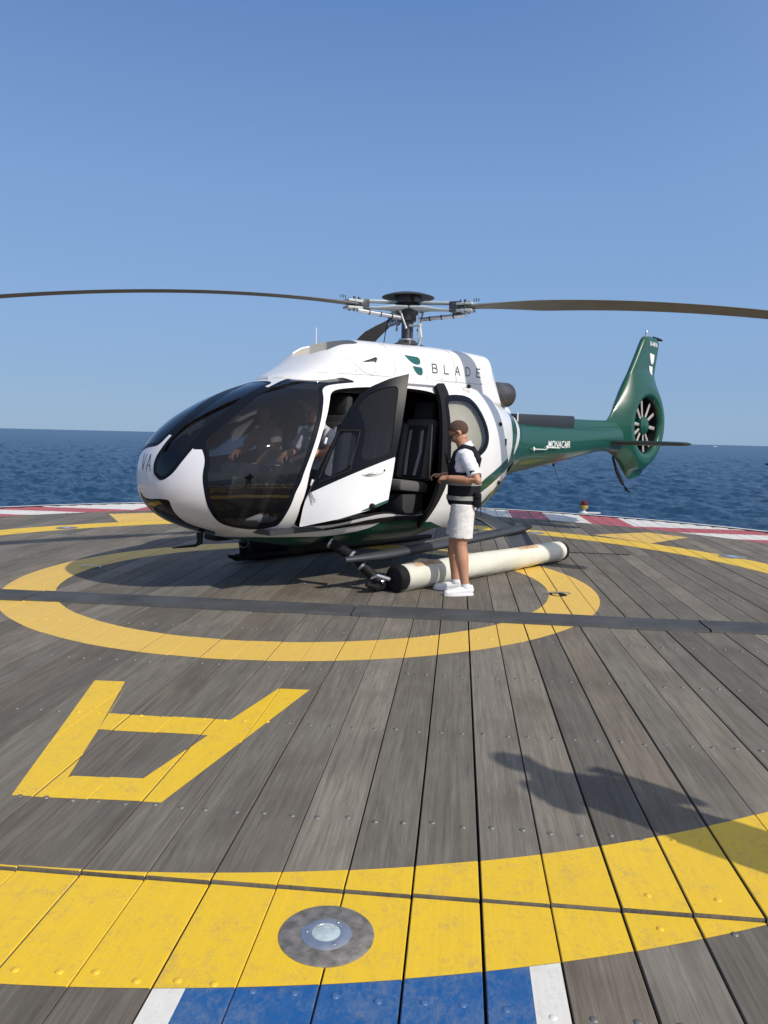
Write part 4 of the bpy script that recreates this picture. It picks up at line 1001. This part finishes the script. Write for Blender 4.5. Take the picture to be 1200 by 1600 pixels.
wdw, dr = clip(sp0, side_poly(sp0, SLWX, True, 1)); dframe, dr2 = clip(dr, side_poly(dr, SLWX, True, 1)-.055)
fe, dr2 = clip(dr2, side_poly(dr2, [(.95,2.3),(.24,2.3),(.30,2.08),(.41,1.85),(.445,1.6),(.44,1.25),(.50,1.05),(.68,.72),(.78,.5),(.95,.5)], True))
dwhite, seal = dr2, fe
dgreen, dwhite = clip(dwhite, (lambda A: (np.degrees(np.arctan2(A[:,7], np.abs(A[:,6])))-tb(np.hypot(A[:,6], A[:,7])))*.017)(dwhite[0]))
piece('door_panel', dwhite, ['white', 'lining'], sdo, off=.075, thick=.035)
piece('door_sill', dgreen, ['green', 'lining'], sdo, off=.075, thick=.035)
piece('door_edge_seal', seal, ['black', 'lining'], sdo, off=.075, thick=.05)
piece('door_window_frame', dframe, ['frame', 'lining'], sdo, off=.077, thick=.035)
M['glass_pale'] = glassmat('pale_cabin_glass', (.66,.65,.60), .01)
piece('door_glass', wdw, ['glass_pale'], sdo, off=.07)
def sband(st, m, off):
    a = clip(sp0, fus.region(sp0, st, 1))[0]; a, b_ = clip(a, fus.region(a, SLD, 2)+.003); piece('livery_stripe', a, [m], sdo, off=off)
sband([(.80,-15),(.838,-7),(.905,-1),(.905,-10.5),(.838,-16.5),(.80,-25)], 'green', .078)
for s, t in ((.866,19),(.868,-19)):
    p = fus.at(np.array([s]), np.array([R(t)]))[0]; q, nn = on(hull_bvh, p[0], p[2], .082); b = MB(); b.sphere(q, .026, nu=14, nv=10); b.build('door_buffer', ['black'], sdo)
p = fus.at(np.array([.882]), np.array([R(4)]))[0]; q, nn = on(hull_bvh, p[0]+.02, p[2]+.06, .08); b = MB(); b.box(q, (.02,.02,.09), bev=.005); b.build('door_latch', ['dgrey'], sdo)

# ---- cabin interior
b = MB(); b.box((1.35,0,.66), (2.9,1.66,.05)); b.build('cabin_floor', ['dgrey'], heli)
b = MB(); b.box((-.12,0,1.35), (.05,1.75,1.5)); b.build('rear_bulkhead', ['lining'], heli)
b = MB(); b.box((2.78,-.10,1.02), (.34,.95,.30), rot=Matrix.Rotation(R(-18),3,'Y'), bev=.06); b.box((2.55,-.05,.85), (.5,.34,.36), bev=.04); b.build('instrument_console', ['dial'], heli)
def seat(x, y, m1='seat', m2='seatdark', hz=0, label=None):
    s = bpy.data.objects.new('seat', None); col.objects.link(s); s.parent = heli; s.location = (x, y, .68); s.empty_display_size = .1
    if label: s['label'] = label
    b = MB(); b.box((.05,0,.36), (.50,.46,.13), bev=.045, rot=Matrix.Rotation(R(-6),3,'Y')); b.build('seat_cushion', [m1], s)
    b = MB(); b.box((-.26,0,.78), (.11,.46,.74), bev=.045, rot=Matrix.Rotation(R(-10),3,'Y'))
    for sy in (-.2,.2): b.box((-.22,sy,.76), (.13,.07,.66), bev=.03, rot=Matrix.Rotation(R(-10),3,'Y'))
    b.build('seat_back', [m1], s)
    b = MB(); b.box((-.36,0,1.24+hz), (.10,.30,.24), bev=.04, rot=Matrix.Rotation(R(-8),3,'Y')); b.build('headrest', [m2], s)
    b = MB(); b.box((-.20,0,.76), (.05,.28,.62), bev=.02, rot=Matrix.Rotation(R(-10),3,'Y')); b.box((.02,0,.14), (.36,.36,.26), bev=.02); b.build('seat_frame', [m2], s)
    for sy in (-.09,.09):
        b = MB(); b.tube([(-.34,sy*.6,1.14),(-.21,sy,1.0),(-.17,sy*1.1,.75),(-.10,sy*.8,.48)], [(.024,.004)]*4, n=8, up=(0,1,0)); b.build('harness_strap', ['strap'], s)
    return s
seat(1.96,.50, 'seatdark'); seat(1.90,-.46, 'seatdark', hz=.02)
seat(.62,.56, label='grey rear seat with harness straps seen through the open doors'); seat(.62,.02); seat(.62,-.54)
b = MB(); b.tube([(2.42,.52,.68),(2.38,.5,.85),(2.30,.48,1.05),(2.22,.48,1.12)], .014, n=8); b.sphere((2.22,.48,1.13), .022); b.build('cyclic_stick', ['black'], heli)

# ---- landing gear
SP, SS2 = 1.22, -1.22
def strut(name, P, r, joints_=()):
    b = MB(); b.tube(P, r, n=18); o = b.build(name, ['black'], heli)
    for c, d, r_ in joints_:
        q = MB(); d = Vector(d).normalized()*.012; q.tube([Vector(c)-d, Vector(c)+d], r_, n=18); q.build('clamp_band', ['alu'], o)
    return o
for sg in (1, -1):
    P = [(1.98,0,.42),(1.95,.55*sg,.46),(1.92,.72*sg,.49)]; strut('front_cross_tube', P, .05)
    A_ = Vector((1.92,.72*sg,.49)); B_ = Vector((1.80,.96*sg,.345)); C_ = Vector((1.62,1.20*sg,.08)); D_ = (A_+B_)/2
    strut('front_strut', [A_, B_], [.052,.058], [(A_.lerp(B_,.05), B_-A_, .062),(A_.lerp(B_,.93), B_-A_, .064)])
    strut('front_strut', [B_.lerp(C_,.10), B_.lerp(C_,.28), C_], [.035,.056,.050], [(B_.lerp(C_,.30), C_-B_, .060),(B_.lerp(C_,.97), C_-B_, .055)])
    b = MB(); b.box((1.66,1.19*sg,.07), (.16,.10,.09), bev=.02); b.build('skid_shoe', ['black'], heli)
    b = MB(); b.tube([(1.85,1.20*sg,.10),(1.72,1.20*sg,.06),(1.4,1.20*sg,.05),(-1.6,1.20*sg,.05),(-2.0,1.20*sg,.05)], [.018,.04,.045,.045,.035], n=16); b.build('skid_tube', ['black'], heli)
    b = MB(); b.tube([(-.35,0,.78),(-.45,.35*sg,.74),(-.68,.80*sg,.60),(-.84,1.02*sg,.47),(-.94,1.13*sg,.36),(-1.12,1.22*sg,.06)], [(.20,.05),(.21,.05),(.24,.045),(.27,.038),(.28,.036),(.27,.036)], n=22, up=(1,0,.12)); b.build('rear_cross_tube', ['dgrey'], heli, smooth=60, label='broad dark grey faired rear leg of the landing gear')
    b = MB(); L = [(2.02,1.05*sg,.35),(1.6,1.14*sg,.365),(0,1.14*sg,.42),(-1.05,1.12*sg,.47),(-1.27,1.09*sg,.475)]
    b.tube(L, [(.035,.03),(.075,.05),(.085,.05),(.085,.05),(.05,.03)], n=16, up=(0,1,0)); b.build('footstep', ['dgrey'], heli, smooth=35)
# floats folded along the skids: cream cover on the port side, shade painted in as black on starboard
def float_bag(sg, m, label):
    V = []; F = []; N = 90; K = 40
    for i in range(N):
        t = i/(N-1); x = 1.50-t*3.16; r0 = .138-.012*t
        e = min(t, 1-t); r0 *= math.sqrt(max(0.0001, 1-(1-min(e/.018, 1))**2))*.25+.75 if e < .018 else 1
        for k in range(K):
            a = 2*math.pi*k/K
            wr = .0035*math.sin(a*2+t*9)+.003*math.sin(a*3-t*13+1)+.004*max(0, math.cos(a-4.2))*math.sin(t*70+3*math.sin(a*2))
            wr *= (1 if abs(math.sin(t*9.5)) > .1 else .4); low = .012*math.exp(-((a-math.pi*1.5)/.35)**2)
            r = r0+wr+low
            V.append((x, (SP+.125)*sg+r*math.cos(a)*sg, .152+r*math.sin(a)*1.0))
    for i in range(N-1):
        for k in range(K): a, b_ = i*K+k, i*K+(k+1) % K; F.append((a, b_, b_+K, a+K))
    F += [tuple(range(K)), tuple(reversed(range((N-1)*K, N*K)))]
    mb = MB(); mb.add(V, F); o = mb.build('float_bag', [m], heli, smooth=50, label=label); return o, (V, F)
fb, fbg = float_bag(1, 'cream', 'long rolled cream emergency float along the port skid')
float_bag(-1, 'black', 'rolled emergency float along the starboard skid, blackened for the shade it lies in')
fbv = BVHTree.FromPolygons(fbg[0], fbg[1])
def float_patch(x0, x1, a0, a1, m, off=.003):
    V = []; F = []; n1, n2 = 14, 8
    for i in range(n1):
        for j in range(n2):
            x = x0+(x1-x0)*i/(n1-1); a = R(a0+(a1-a0)*j/(n2-1)); o = Vector((x, SP+.125, .152)); d = Vector((0, math.cos(a), math.sin(a)))
            h = fbv.ray_cast(o+d*.5, -d); V.append((h[0] if h[0] else o+d*.14)+d*off)
    F = [(i*n2+j, i*n2+j+1, (i+1)*n2+j+1, (i+1)*n2+j) for i in range(n1-1) for j in range(n2-1)]
    q = MB(); q.add(V, F); return q.build('float_label', [m], fb, smooth=60)
float_patch(1.34,.92,52,86,'patch'); float_patch(-.60,-1.02,56,88,'patch')
for x0, x1 in ((1.27,1.02),(-.72,-.92)):
    for a in (62, 71, 79):
        n_ = 9; st = (x1-x0)/n_
        for k in range(n_):
            if random.random() < .75: float_patch(x0+st*k, x0+st*(k+random.uniform(.4,.8)), a-2.4, a+2.4, 'patchtxt', .0045)
b = MB(); b.lathe([(.001,1.605),(.06,1.602),(.115,1.595),(.134,1.575),(.139,1.50),(.135,1.49)], (0, SP+.125, .152), n=32, axis='x'); b.build('float_end_cap', ['black'], fb, smooth=30)
b = MB(); b.tube([(1.64,SP+.10,.15),(1.78,SP+.06,.20),(1.80,SP+.0,.16)], [.022,.020,.014], n=10); b.build('gas_fitting', ['alu'], fb)
b = MB(); b.lathe([(.001,-1.72),(.10,-1.71),(.125,-1.69),(.129,-1.64),(.12,-1.63)], (0, SP+.125, .145), n=32, axis='x'); b.build('float_end_cap', ['black'], fb, smooth=30)
b = MB(); b.tube([(-1.35,SP+.10,.016),(-1.05,SP+.16,.03),(-.8,SP+.12,.015)], [.012,.014,.01], n=8); b.build('tie_cord', ['black'], fb)
# registration across the nose (only its end is seen): projected from ahead
V, F = [], []
for ch, y0_ in (('A',-.055),('V',-.170),):
    for line in ({'A': [[(0,0),(.46,1),(.92,0)],[(.17,.34),(.75,.34)]], 'V': [[(0,1),(.45,0),(.9,1)]]}[ch]):
        P = [Vector((a*.085, b_*.165)) for a, b_ in line]
        for i in range(len(P)-1):
            d = (P[i+1]-P[i]).normalized(); nn = Vector((-d.y, d.x))*.0045; k = len(V)
            V += [(y0_+p.x, 1.225+p.y) for p in (P[i]+nn, P[i+1]+nn, P[i+1]-nn, P[i]-nn)]; F.append((k, k+1, k+2, k+3))
V, F = refine(V, F, .03); out = []
for y, z in V:
    h = hull_bvh.ray_cast(Vector((5, y, z)), Vector((-1, 0, 0))); out.append((h[0]+Vector((.003,0,.001))) if h[0] else Vector((3.5, y, z)))
me = bpy.data.meshes.new('registration'); me.from_pydata([tuple(p) for p in out], [], F); link('registration', me, heli, ['ink'])
for mm_ in list(bpy.data.objects):      # flatten empties that hold a third level below a part is fine; nothing else to do
    pass

# ================================================================== PEOPLE
from mathutils import noise as mnoise
def fuse(mb, name, mats, parent, voxel=.007, it=3, label=None, fold=0):
    me = bpy.data.meshes.new(name); me.from_pydata(mb.v, [], mb.f)
    bm = bmesh.new(); bm.from_mesh(me); bmesh.ops.recalc_face_normals(bm, faces=bm.faces); bm.to_mesh(me); bm.free()
    o = bpy.data.objects.new('tmp', me); col.objects.link(o)
    r = o.modifiers.new('r', 'REMESH'); r.mode = 'VOXEL'; r.voxel_size = voxel; r.use_smooth_shade = True
    if it: q = o.modifiers.new('s', 'SMOOTH'); q.iterations = it; q.factor = .5
    dg = bpy.context.evaluated_depsgraph_get(); out = bpy.data.meshes.new_from_object(o.evaluated_get(dg)); out.name = name
    bpy.data.objects.remove(o)
    if fold:
        cs = [v.co.copy() for v in out.vertices]; ns = [v.normal.copy() for v in out.vertices]
        for v, c, n in zip(out.vertices, cs, ns):
            q = Vector((c.x*7, c.y*7, c.z*15+c.x*9)); a = mnoise.noise(q)+.5*mnoise.noise(q*2.3); v.co = c+n*(fold*(1-abs(a)*2.4))
    out.polygons.foreach_set('use_smooth', [True]*len(out.polygons)); out.materials.clear()
    return link(name, out, parent, mats, label)
def V3(*a): return Vector(a)
def hand(mb, wr, dr, up, side, curl=.6, sc=1.0):
    """palm and five fingers; dr = direction from wrist, up = back of the hand, side = +1 if the thumb lies towards up x dr"""
    dr = Vector(dr).normalized(); up = (Vector(up)-dr*Vector(up).dot(dr)).normalized(); sd_ = up.cross(dr)*side
    wr = Vector(wr); s = sc
    mb.tube([wr, wr+dr*.03*s, wr+dr*.065*s, wr+dr*.092*s], [(.024*s,.020*s),(.016*s,.034*s),(.0155*s,.042*s),(.012*s,.040*s)], n=14, up=up)
    for k, (off, ln) in enumerate(((.030,.072),(.010,.080),(-.011,.074),(-.030,.058))):
        p = wr+dr*.086*s+sd_*off*s; a = 0; pts = [p-dr*.012*s]; L = ln*s
        for j, fr in enumerate((0, .45, .32, .23)):
            if j: 
                a += curl*(1.0+.12*k)*(.75 if j == 1 else .9)
            d = dr*math.cos(a)-up*math.sin(a); p = p+d*L*fr; pts.append(p.copy())
        mb.tube(pts, [.0098*s,.0098*s,.0088*s,.0080*s,.0066*s], n=10); mb.sphere(pts[-1], .0066*s, nu=10, nv=8)
    t0 = wr+dr*.022*s+sd_*.024*s; t1 = t0+(dr*.5+sd_*.75-up*.25).normalized()*.038*s; t2 = t1+(dr*.85+sd_*.25-up*.45).normalized()*.032*s; t3 = t2+(dr*.85-up*.5).normalized()*.024*s
    mb.tube([t0, t1, t2, t3], [.0135*s,.0115*s,.0098*s,.0078*s], n=10); mb.sphere(t3, .0078*s, nu=10, nv=8)
def headpts(mb, c, pitch_, yaw_=0):
    Rm = Matrix.Rotation(yaw_, 3, 'Z') @ Matrix.Rotation(pitch_, 3, 'Y')
    q = lambda x, y, z: Vector(c)+Rm @ Vector((x, y, z))
    mb.sphere(q(-.012,0,.028), (.096,.077,.092), rot=Rm, nu=22, nv=16)       # skull
    mb.sphere(q(.030,0,-.030), (.062,.058,.078), rot=Rm, nu=20, nv=14)       # face
    mb.sphere(q(.052,0,-.083), (.028,.030,.024), rot=Rm)                      # chin
    mb.sphere(q(.008,0,-.062), (.058,.055,.040), rot=Rm)                      # jaw
    mb.tube([q(.082,0,.008), q(.098,0,-.016), q(.108,0,-.034), q(.088,0,-.042)], [.009,.011,.015,.008], n=10)   # nose
    mb.tube([q(.080,-.034,.022), q(.091,0,.020), q(.080,.034,.022)], [.008,.010,.008], n=8)     # brow
    mb.tube([q(.084,-.018,-.060), q(.092,0,-.059), q(.084,.018,-.060)], [.005,.008,.005], n=8)   # lips
    for s in (-1, 1):
        mb.sphere(q(-.008,.078*s,-.012), (.017,.008,.030), rot=Rm); mb.sphere(q(.066,.034*s,-.022), (.022,.020,.018), rot=Rm)
    return q, Rm
def figure(name, label, loc, rz, J, parent_mats, seated=False, vest=False, group=None, shorts=True, glasses=True):
    t = thing(name, label, 'person', loc, rz, group); sk, sh, ho, tr = parent_mats
    b = MB()
    P = lambda k: Vector(J[k])
    # torso and neck
    b.tube([P('hip')+V3(0,0,-.06), P('hip'), P('waist'), P('chest'), P('sh')+V3(0,0,-.01), P('sh')+V3(0,0,.035)], [(.15,.10),(.165,.115),(.145,.105),(.168,.115),(.165,.085),(.07,.06)], n=24, up=(0,1,0))
    b.tube([P('sh'), P('neck'), P('head')+V3(-.01,0,-.03)], [.062,.056,.058], n=16)
    q, Rm = headpts(b, P('head'), J.get('pitch', .3), J.get('yaw', 0))
    for s, k in ((1, 'l'), (-1, 'r')):
        S, E_, W_, H_ = P('sh')+V3(0,.175*s,-.035), P(k+'elb'), P(k+'wri'), P(k+'han')
        b.tube([S, S.lerp(E_,.45), E_, E_.lerp(W_,.35), W_], [.048,.052,.042,.046,.029], n=14)
        b.sphere(E_, .038, nu=12, nv=8)
        hand(b, W_, H_-W_, J.get(k+'up', (0,.35*s,1)), s*-1 if J.get('thumb', 1) > 0 else s, J.get('curl', .55))
        Hp, K, A_ = P('hip')+V3(0,.095*s,-.03), P(k+'kne'), P(k+'ank')
        b.tube([Hp, Hp.lerp(K,.4), K, K.lerp(A_,.33), K.lerp(A_,.75), A_], [.092,.084,.060,.064,.043,.038], n=16)
        b.sphere(K, .056, nu=12, nv=8)
        toe = Vector(J.get(k+'toe', (1,0,0))).normalized()
        b.tube([A_+toe*-.04+V3(0,0,-.045), A_+toe*.06+V3(0,0,-.05), A_+toe*.15+V3(0,0,-.06)], [.034,.034,.028], n=12)
    body = fuse(b, 'body', [sk], t, .0065, 2)
    # hair
    h = MB(); h.sphere(q(-.0145,0,.030), (.0975,.0785,.0925), rot=Rm, nu=48, nv=34)
    me = bpy.data.meshes.new('hair'); Rt = Rm.transposed(); keep = []
    for f in h.f:
        c = sum((Vector(h.v[i]) for i in f), Vector())/len(f); lc = Rt @ (c-Vector(P('head')))
        if lc.z > -.050+max(0, lc.x+.03)*1.30: keep.append(f)
    h.f = keep; h.m = [0]*len(keep); h.build('hair', ['hair'], t, smooth=80)
    if glasses:
        g = MB()
        for s in (-1, 1):
            g.sphere(q(.092,.033*s,.002), (.010,.027,.017), rot=Rm, nu=12, nv=8); g.tube([q(.088,.056*s,.006), q(.04,.079*s,.004), q(-.01,.083*s,-.004)], .0035, n=6)
        g.tube([q(.095,-.01,.006), q(.095,.01,.006)], .004, n=6); g.build('sunglasses', ['glassblk'], t)
    # shirt
    c = MB(); c.tube([P('hip')+V3(0,0,.02), P('waist'), P('chest'), P('sh')+V3(0,0,-.015), P('sh')+V3(0,0,.045)], [(.175,.128),(.162,.124),(.182,.130),(.180,.098),(.082,.072)], n=26, up=(0,1,0))
    for s, k in ((1, 'l'), (-1, 'r')):
        S, E_ = P('sh')+V3(0,.17*s,-.03), P(k+'elb'); c.tube([S-(E_-S)*.02, S.lerp(E_,.35), S.lerp(E_,.80)], [.064,.070,.063], n=18)
    shirt = fuse(c, 'shirt', [sh], t, .008, 2, fold=.004)
    c = MB(); c.tube([P('sh')+V3(-.012,0,.028), P('sh')+V3(.008,0,.062), P('sh')+V3(.018,0,.080)], [(.078,.070),(.070,.066),(.074,.070)], n=20, up=(0,1,0), caps=False); c.build('collar', [sh], shirt)
    # trousers or shorts
    c = MB(); c.tube([P('hip')+V3(0,0,.085), P('hip')+V3(0,0,.03), P('hip')+V3(0,0,-.09)], [(.158,.122),(.172,.128),(.168,.120)], n=24, up=(0,1,0))
    for s, k in ((1, 'l'), (-1, 'r')):
        Hp, K, A_ = P('hip')+V3(0,.092*s,-.03), P(k+'kne'), P(k+'ank')
        if shorts: c.tube([Hp, Hp.lerp(K,.45), Hp.lerp(K,.82)], [(.098,.112),(.098,.108),(.096,.108)], n=20, up=(0,1,0))
        else: c.tube([Hp, Hp.lerp(K,.45), K, K.lerp(A_,.5), A_+V3(0,0,.02)], [.105,.095,.074,.064,.055], n=18)
    fuse(c, 'shorts' if shorts else 'trousers', [tr], t, .007, 3, fold=.0028)
    for s, k in ((1, 'l'), (-1, 'r')):
        A_ = P(k+'ank'); toe = Vector(J.get(k+'toe', (1,0,0))); toe.z = 0; toe.normalize(); g = A_.z-.09
        c = MB(); z0 = A_.z-.09
        base = Vector((A_.x, A_.y, 0))
        def f(x, z): return base+toe*x+V3(0,0,z0+z)
        sdv = V3(-toe.y, toe.x, 0)
        c.tube([f(-.075,.045), f(-.05,.05), f(.0,.052), f(.07,.045), f(.13,.036), f(.185,.030), f(.205,.026)], [(.028,.030),(.048,.036),(.050,.038),(.043,.046),(.034,.047),(.026,.036),(.012,.02)], n=18, up=(0,0,1))
        c.tube([f(-.035,.06), f(-.03,.10)], [(.048,.036),(.043,.034)], n=14, up=toe)
        so_ = fuse(c, 'shoe', ['shoe'], t, .006, 1)
        c = MB(); pts = [(-.075,.028),(-.05,.04),(.0,.043),(.07,.050),(.13,.051),(.18,.040),(.205,.018)]
        V = []; n_ = len(pts)
        ol = [(x, y) for x, y in pts]+[(x, -y) for x, y in reversed(pts)]
        for z in (0, .022):
            for x, y in ol: V.append(f(x, z)+sdv*y)
        m2 = len(ol); c.add(V, [tuple(range(m2)), tuple(reversed(range(m2, 2*m2)))]+[(i, (i+1) % m2, m2+(i+1) % m2, m2+i) for i in range(m2)]); c.build('sole', ['shoe'], so_)
        if shorts:
            c = MB(); c.tube([A_+V3(0,0,-.01), A_+V3(0,0,.03)], .041, n=14); c.build('sock', ['shirt'], t)
    if vest:
        c = MB(); h0, w0, c0, s0 = P('hip'), P('waist'), P('chest'), P('sh')
        c.tube([h0+V3(0,0,-.045), h0+V3(0,0,.0), w0, w0+V3(0,0,.12), c0+V3(0,0,-.02)], [(.176,.142),(.192,.158),(.188,.156),(.190,.158),(.172,.150)], n=30, up=(0,1,0))
        c.tube([w0+V3(.055,0,.05), c0+V3(.075,0,0), s0+V3(.050,0,-.03)], [(.145,.092),(.145,.082),(.115,.058)], n=20, up=(0,1,0))
        c.tube([w0+V3(-.05,0,.05), c0+V3(-.06,0,-.02), c0+V3(-.07,0,.04)], [(.13,.085),(.12,.075),(.10,.05)], n=20, up=(0,1,0))
        for s in (-1, 1):
            c.tube([c0+V3(.11,.075*s,.02), s0+V3(.085,.088*s,-.02), s0+V3(.02,.095*s,.045), s0+V3(-.06,.095*s,.025), s0+V3(-.118,.09*s,-.08), c0+V3(-.11,.08*s,0)], [(.022,.034)]*6, n=12, up=(0,1,.2))
        vo = fuse(c, 'life_vest', ['vest'], t, .008, 3)
        for z, e in ((.065, .1975), (.215, .1955)):
            c = MB(); hh = .022; cc = h0.lerp(w0, .5); pr = [(e*1.0, z-hh), (e*1.0+.002, z), (e, z+hh)]
            V = []; F = []
            for zz in (z-hh, z+hh):
                for k in range(40):
                    a = 2*math.pi*k/40; V.append(V3(h0.x+.002+.164*math.cos(a), e*math.sin(a), h0.z+zz-.03))
            F = [(k, (k+1) % 40, 40+(k+1) % 40, 40+k) for k in range(40)]; c.add(V, F); c.build('reflective_band', ['reflective'], vo, smooth=60)
        c = MB(); c.box(h0+V3(-.13,.145,.02), (.075,.05,.15), bev=.02); c.box(h0+V3(-.13,.17,.07), (.05,.03,.06), bev=.01); c.tube([h0+V3(-.16,.14,-.03), h0+V3(-.17,.15,-.14)], .004, n=6); c.build('belt_pouch', ['vest'], t)
        c = MB(); c.box(c0+V3(.15,-.02,.03), (.03,.10,.07), bev=.01); c.tube([c0+V3(.16,.03,.04), c0+V3(.17,.04,.15)], .012, n=8); c.build('radio', ['glassblk'], vo)
        for k, zz in (('l', .66),):
            S, E_ = P('sh')+V3(0,.17,-.03), P(k+'elb'); m_ = S.lerp(E_, zz); c = MB(); c.box(m_+V3(.008,.060,0), (.045,.012,.035), rot=Matrix.Rotation(R(8),3,'Y'), bev=.003); c.build('sleeve_patch', ['vest'], shirt)
    return t
stand = dict(hip=(0,0,.965), waist=(0,0,1.10), chest=(.005,0,1.30), sh=(-.005,0,1.475), neck=(.030,0,1.545), head=(.068,0,1.665), pitch=.66, yaw=-.05,
    lelb=(-.13,.265,1.185), lwri=(.135,.20,1.205), lhan=(.23,.15,1.20), relb=(-.01,-.27,1.19), rwri=(.22,-.14,1.215), rhan=(.32,-.10,1.215),
    lkne=(.015,.105,.51), lank=(-.045,.13,.09), rkne=(.075,-.085,.51), rank=(.06,-.09,.09), ltoe=(.93,.36,0), rtoe=(1,-.05,0), curl=.75, lup=(.1,.5,.8), rup=(.1,-.2,.95))
figure('person', 'man in white shirt, white shorts and black life vest standing by the open cabin door', (.825,8.0,0), R(172), stand, ('skin', 'shirt', 'hair', 'shorts'), vest=True).scale = (1.10, 1.10, 1.0)
seatp = dict(hip=(0,0,.10), waist=(-.03,0,.26), chest=(-.03,0,.45), sh=(-.01,0,.62), neck=(.02,0,.69), head=(.06,0,.80), pitch=.15, yaw=-.1,
    lelb=(.12,.27,.38), lwri=(.36,.16,.34), lhan=(.45,.12,.30), relb=(.14,-.25,.37), rwri=(.38,-.10,.34), rhan=(.46,-.06,.30),
    lkne=(.46,.13,.17), lank=(.62,.12,-.26), rkne=(.46,-.13,.17), rank=(.62,-.13,-.26), curl=.6)
def hw(x, y, z): v = Matrix.Rotation(YAW, 3, 'Z') @ Vector((x, y, 0)); return (v.x+.24, v.y+9.934, z)
M['pshirt'] = mat('pale_blue_white_cotton', (.42,.44,.50), .85, bump=.4, bscale=18)
M['navy'] = mat('navy_trousers', (.015,.017,.026), .85)
figure('person', 'pilot in a pale short-sleeved shirt seated behind the bubble windshield', hw(1.92,.50,1.05), YAW, seatp, ('skin', 'pshirt', 'hair', 'navy'), shorts=False)
p2 = dict(seatp); p2['yaw'] = .5; p2['lwri'] = (.22,.10,.22); p2['lhan'] = (.30,.05,.19)
figure('person', 'dim passenger in beige in the far front seat behind the tinted windshield', hw(1.84,-.46,1.05), YAW, p2, ('skin', 'beige', 'hair', 'navy'), shorts=False, glasses=False)
p3 = dict(stand); p3.update(lelb=(.02,.30,1.18), lwri=(.20,.22,1.34), lhan=(.25,.14,1.40), relb=(.02,-.28,1.18), rwri=(.20,-.16,1.30), rhan=(.26,-.08,1.34), pitch=.1, head=(.03,0,1.665))
figure('person', 'bystander just outside the right edge whose shadow falls across the near planks', (2.22,2.28,0), R(100), p3, ('skin', 'beige', 'hair', 'navy'), shorts=False)
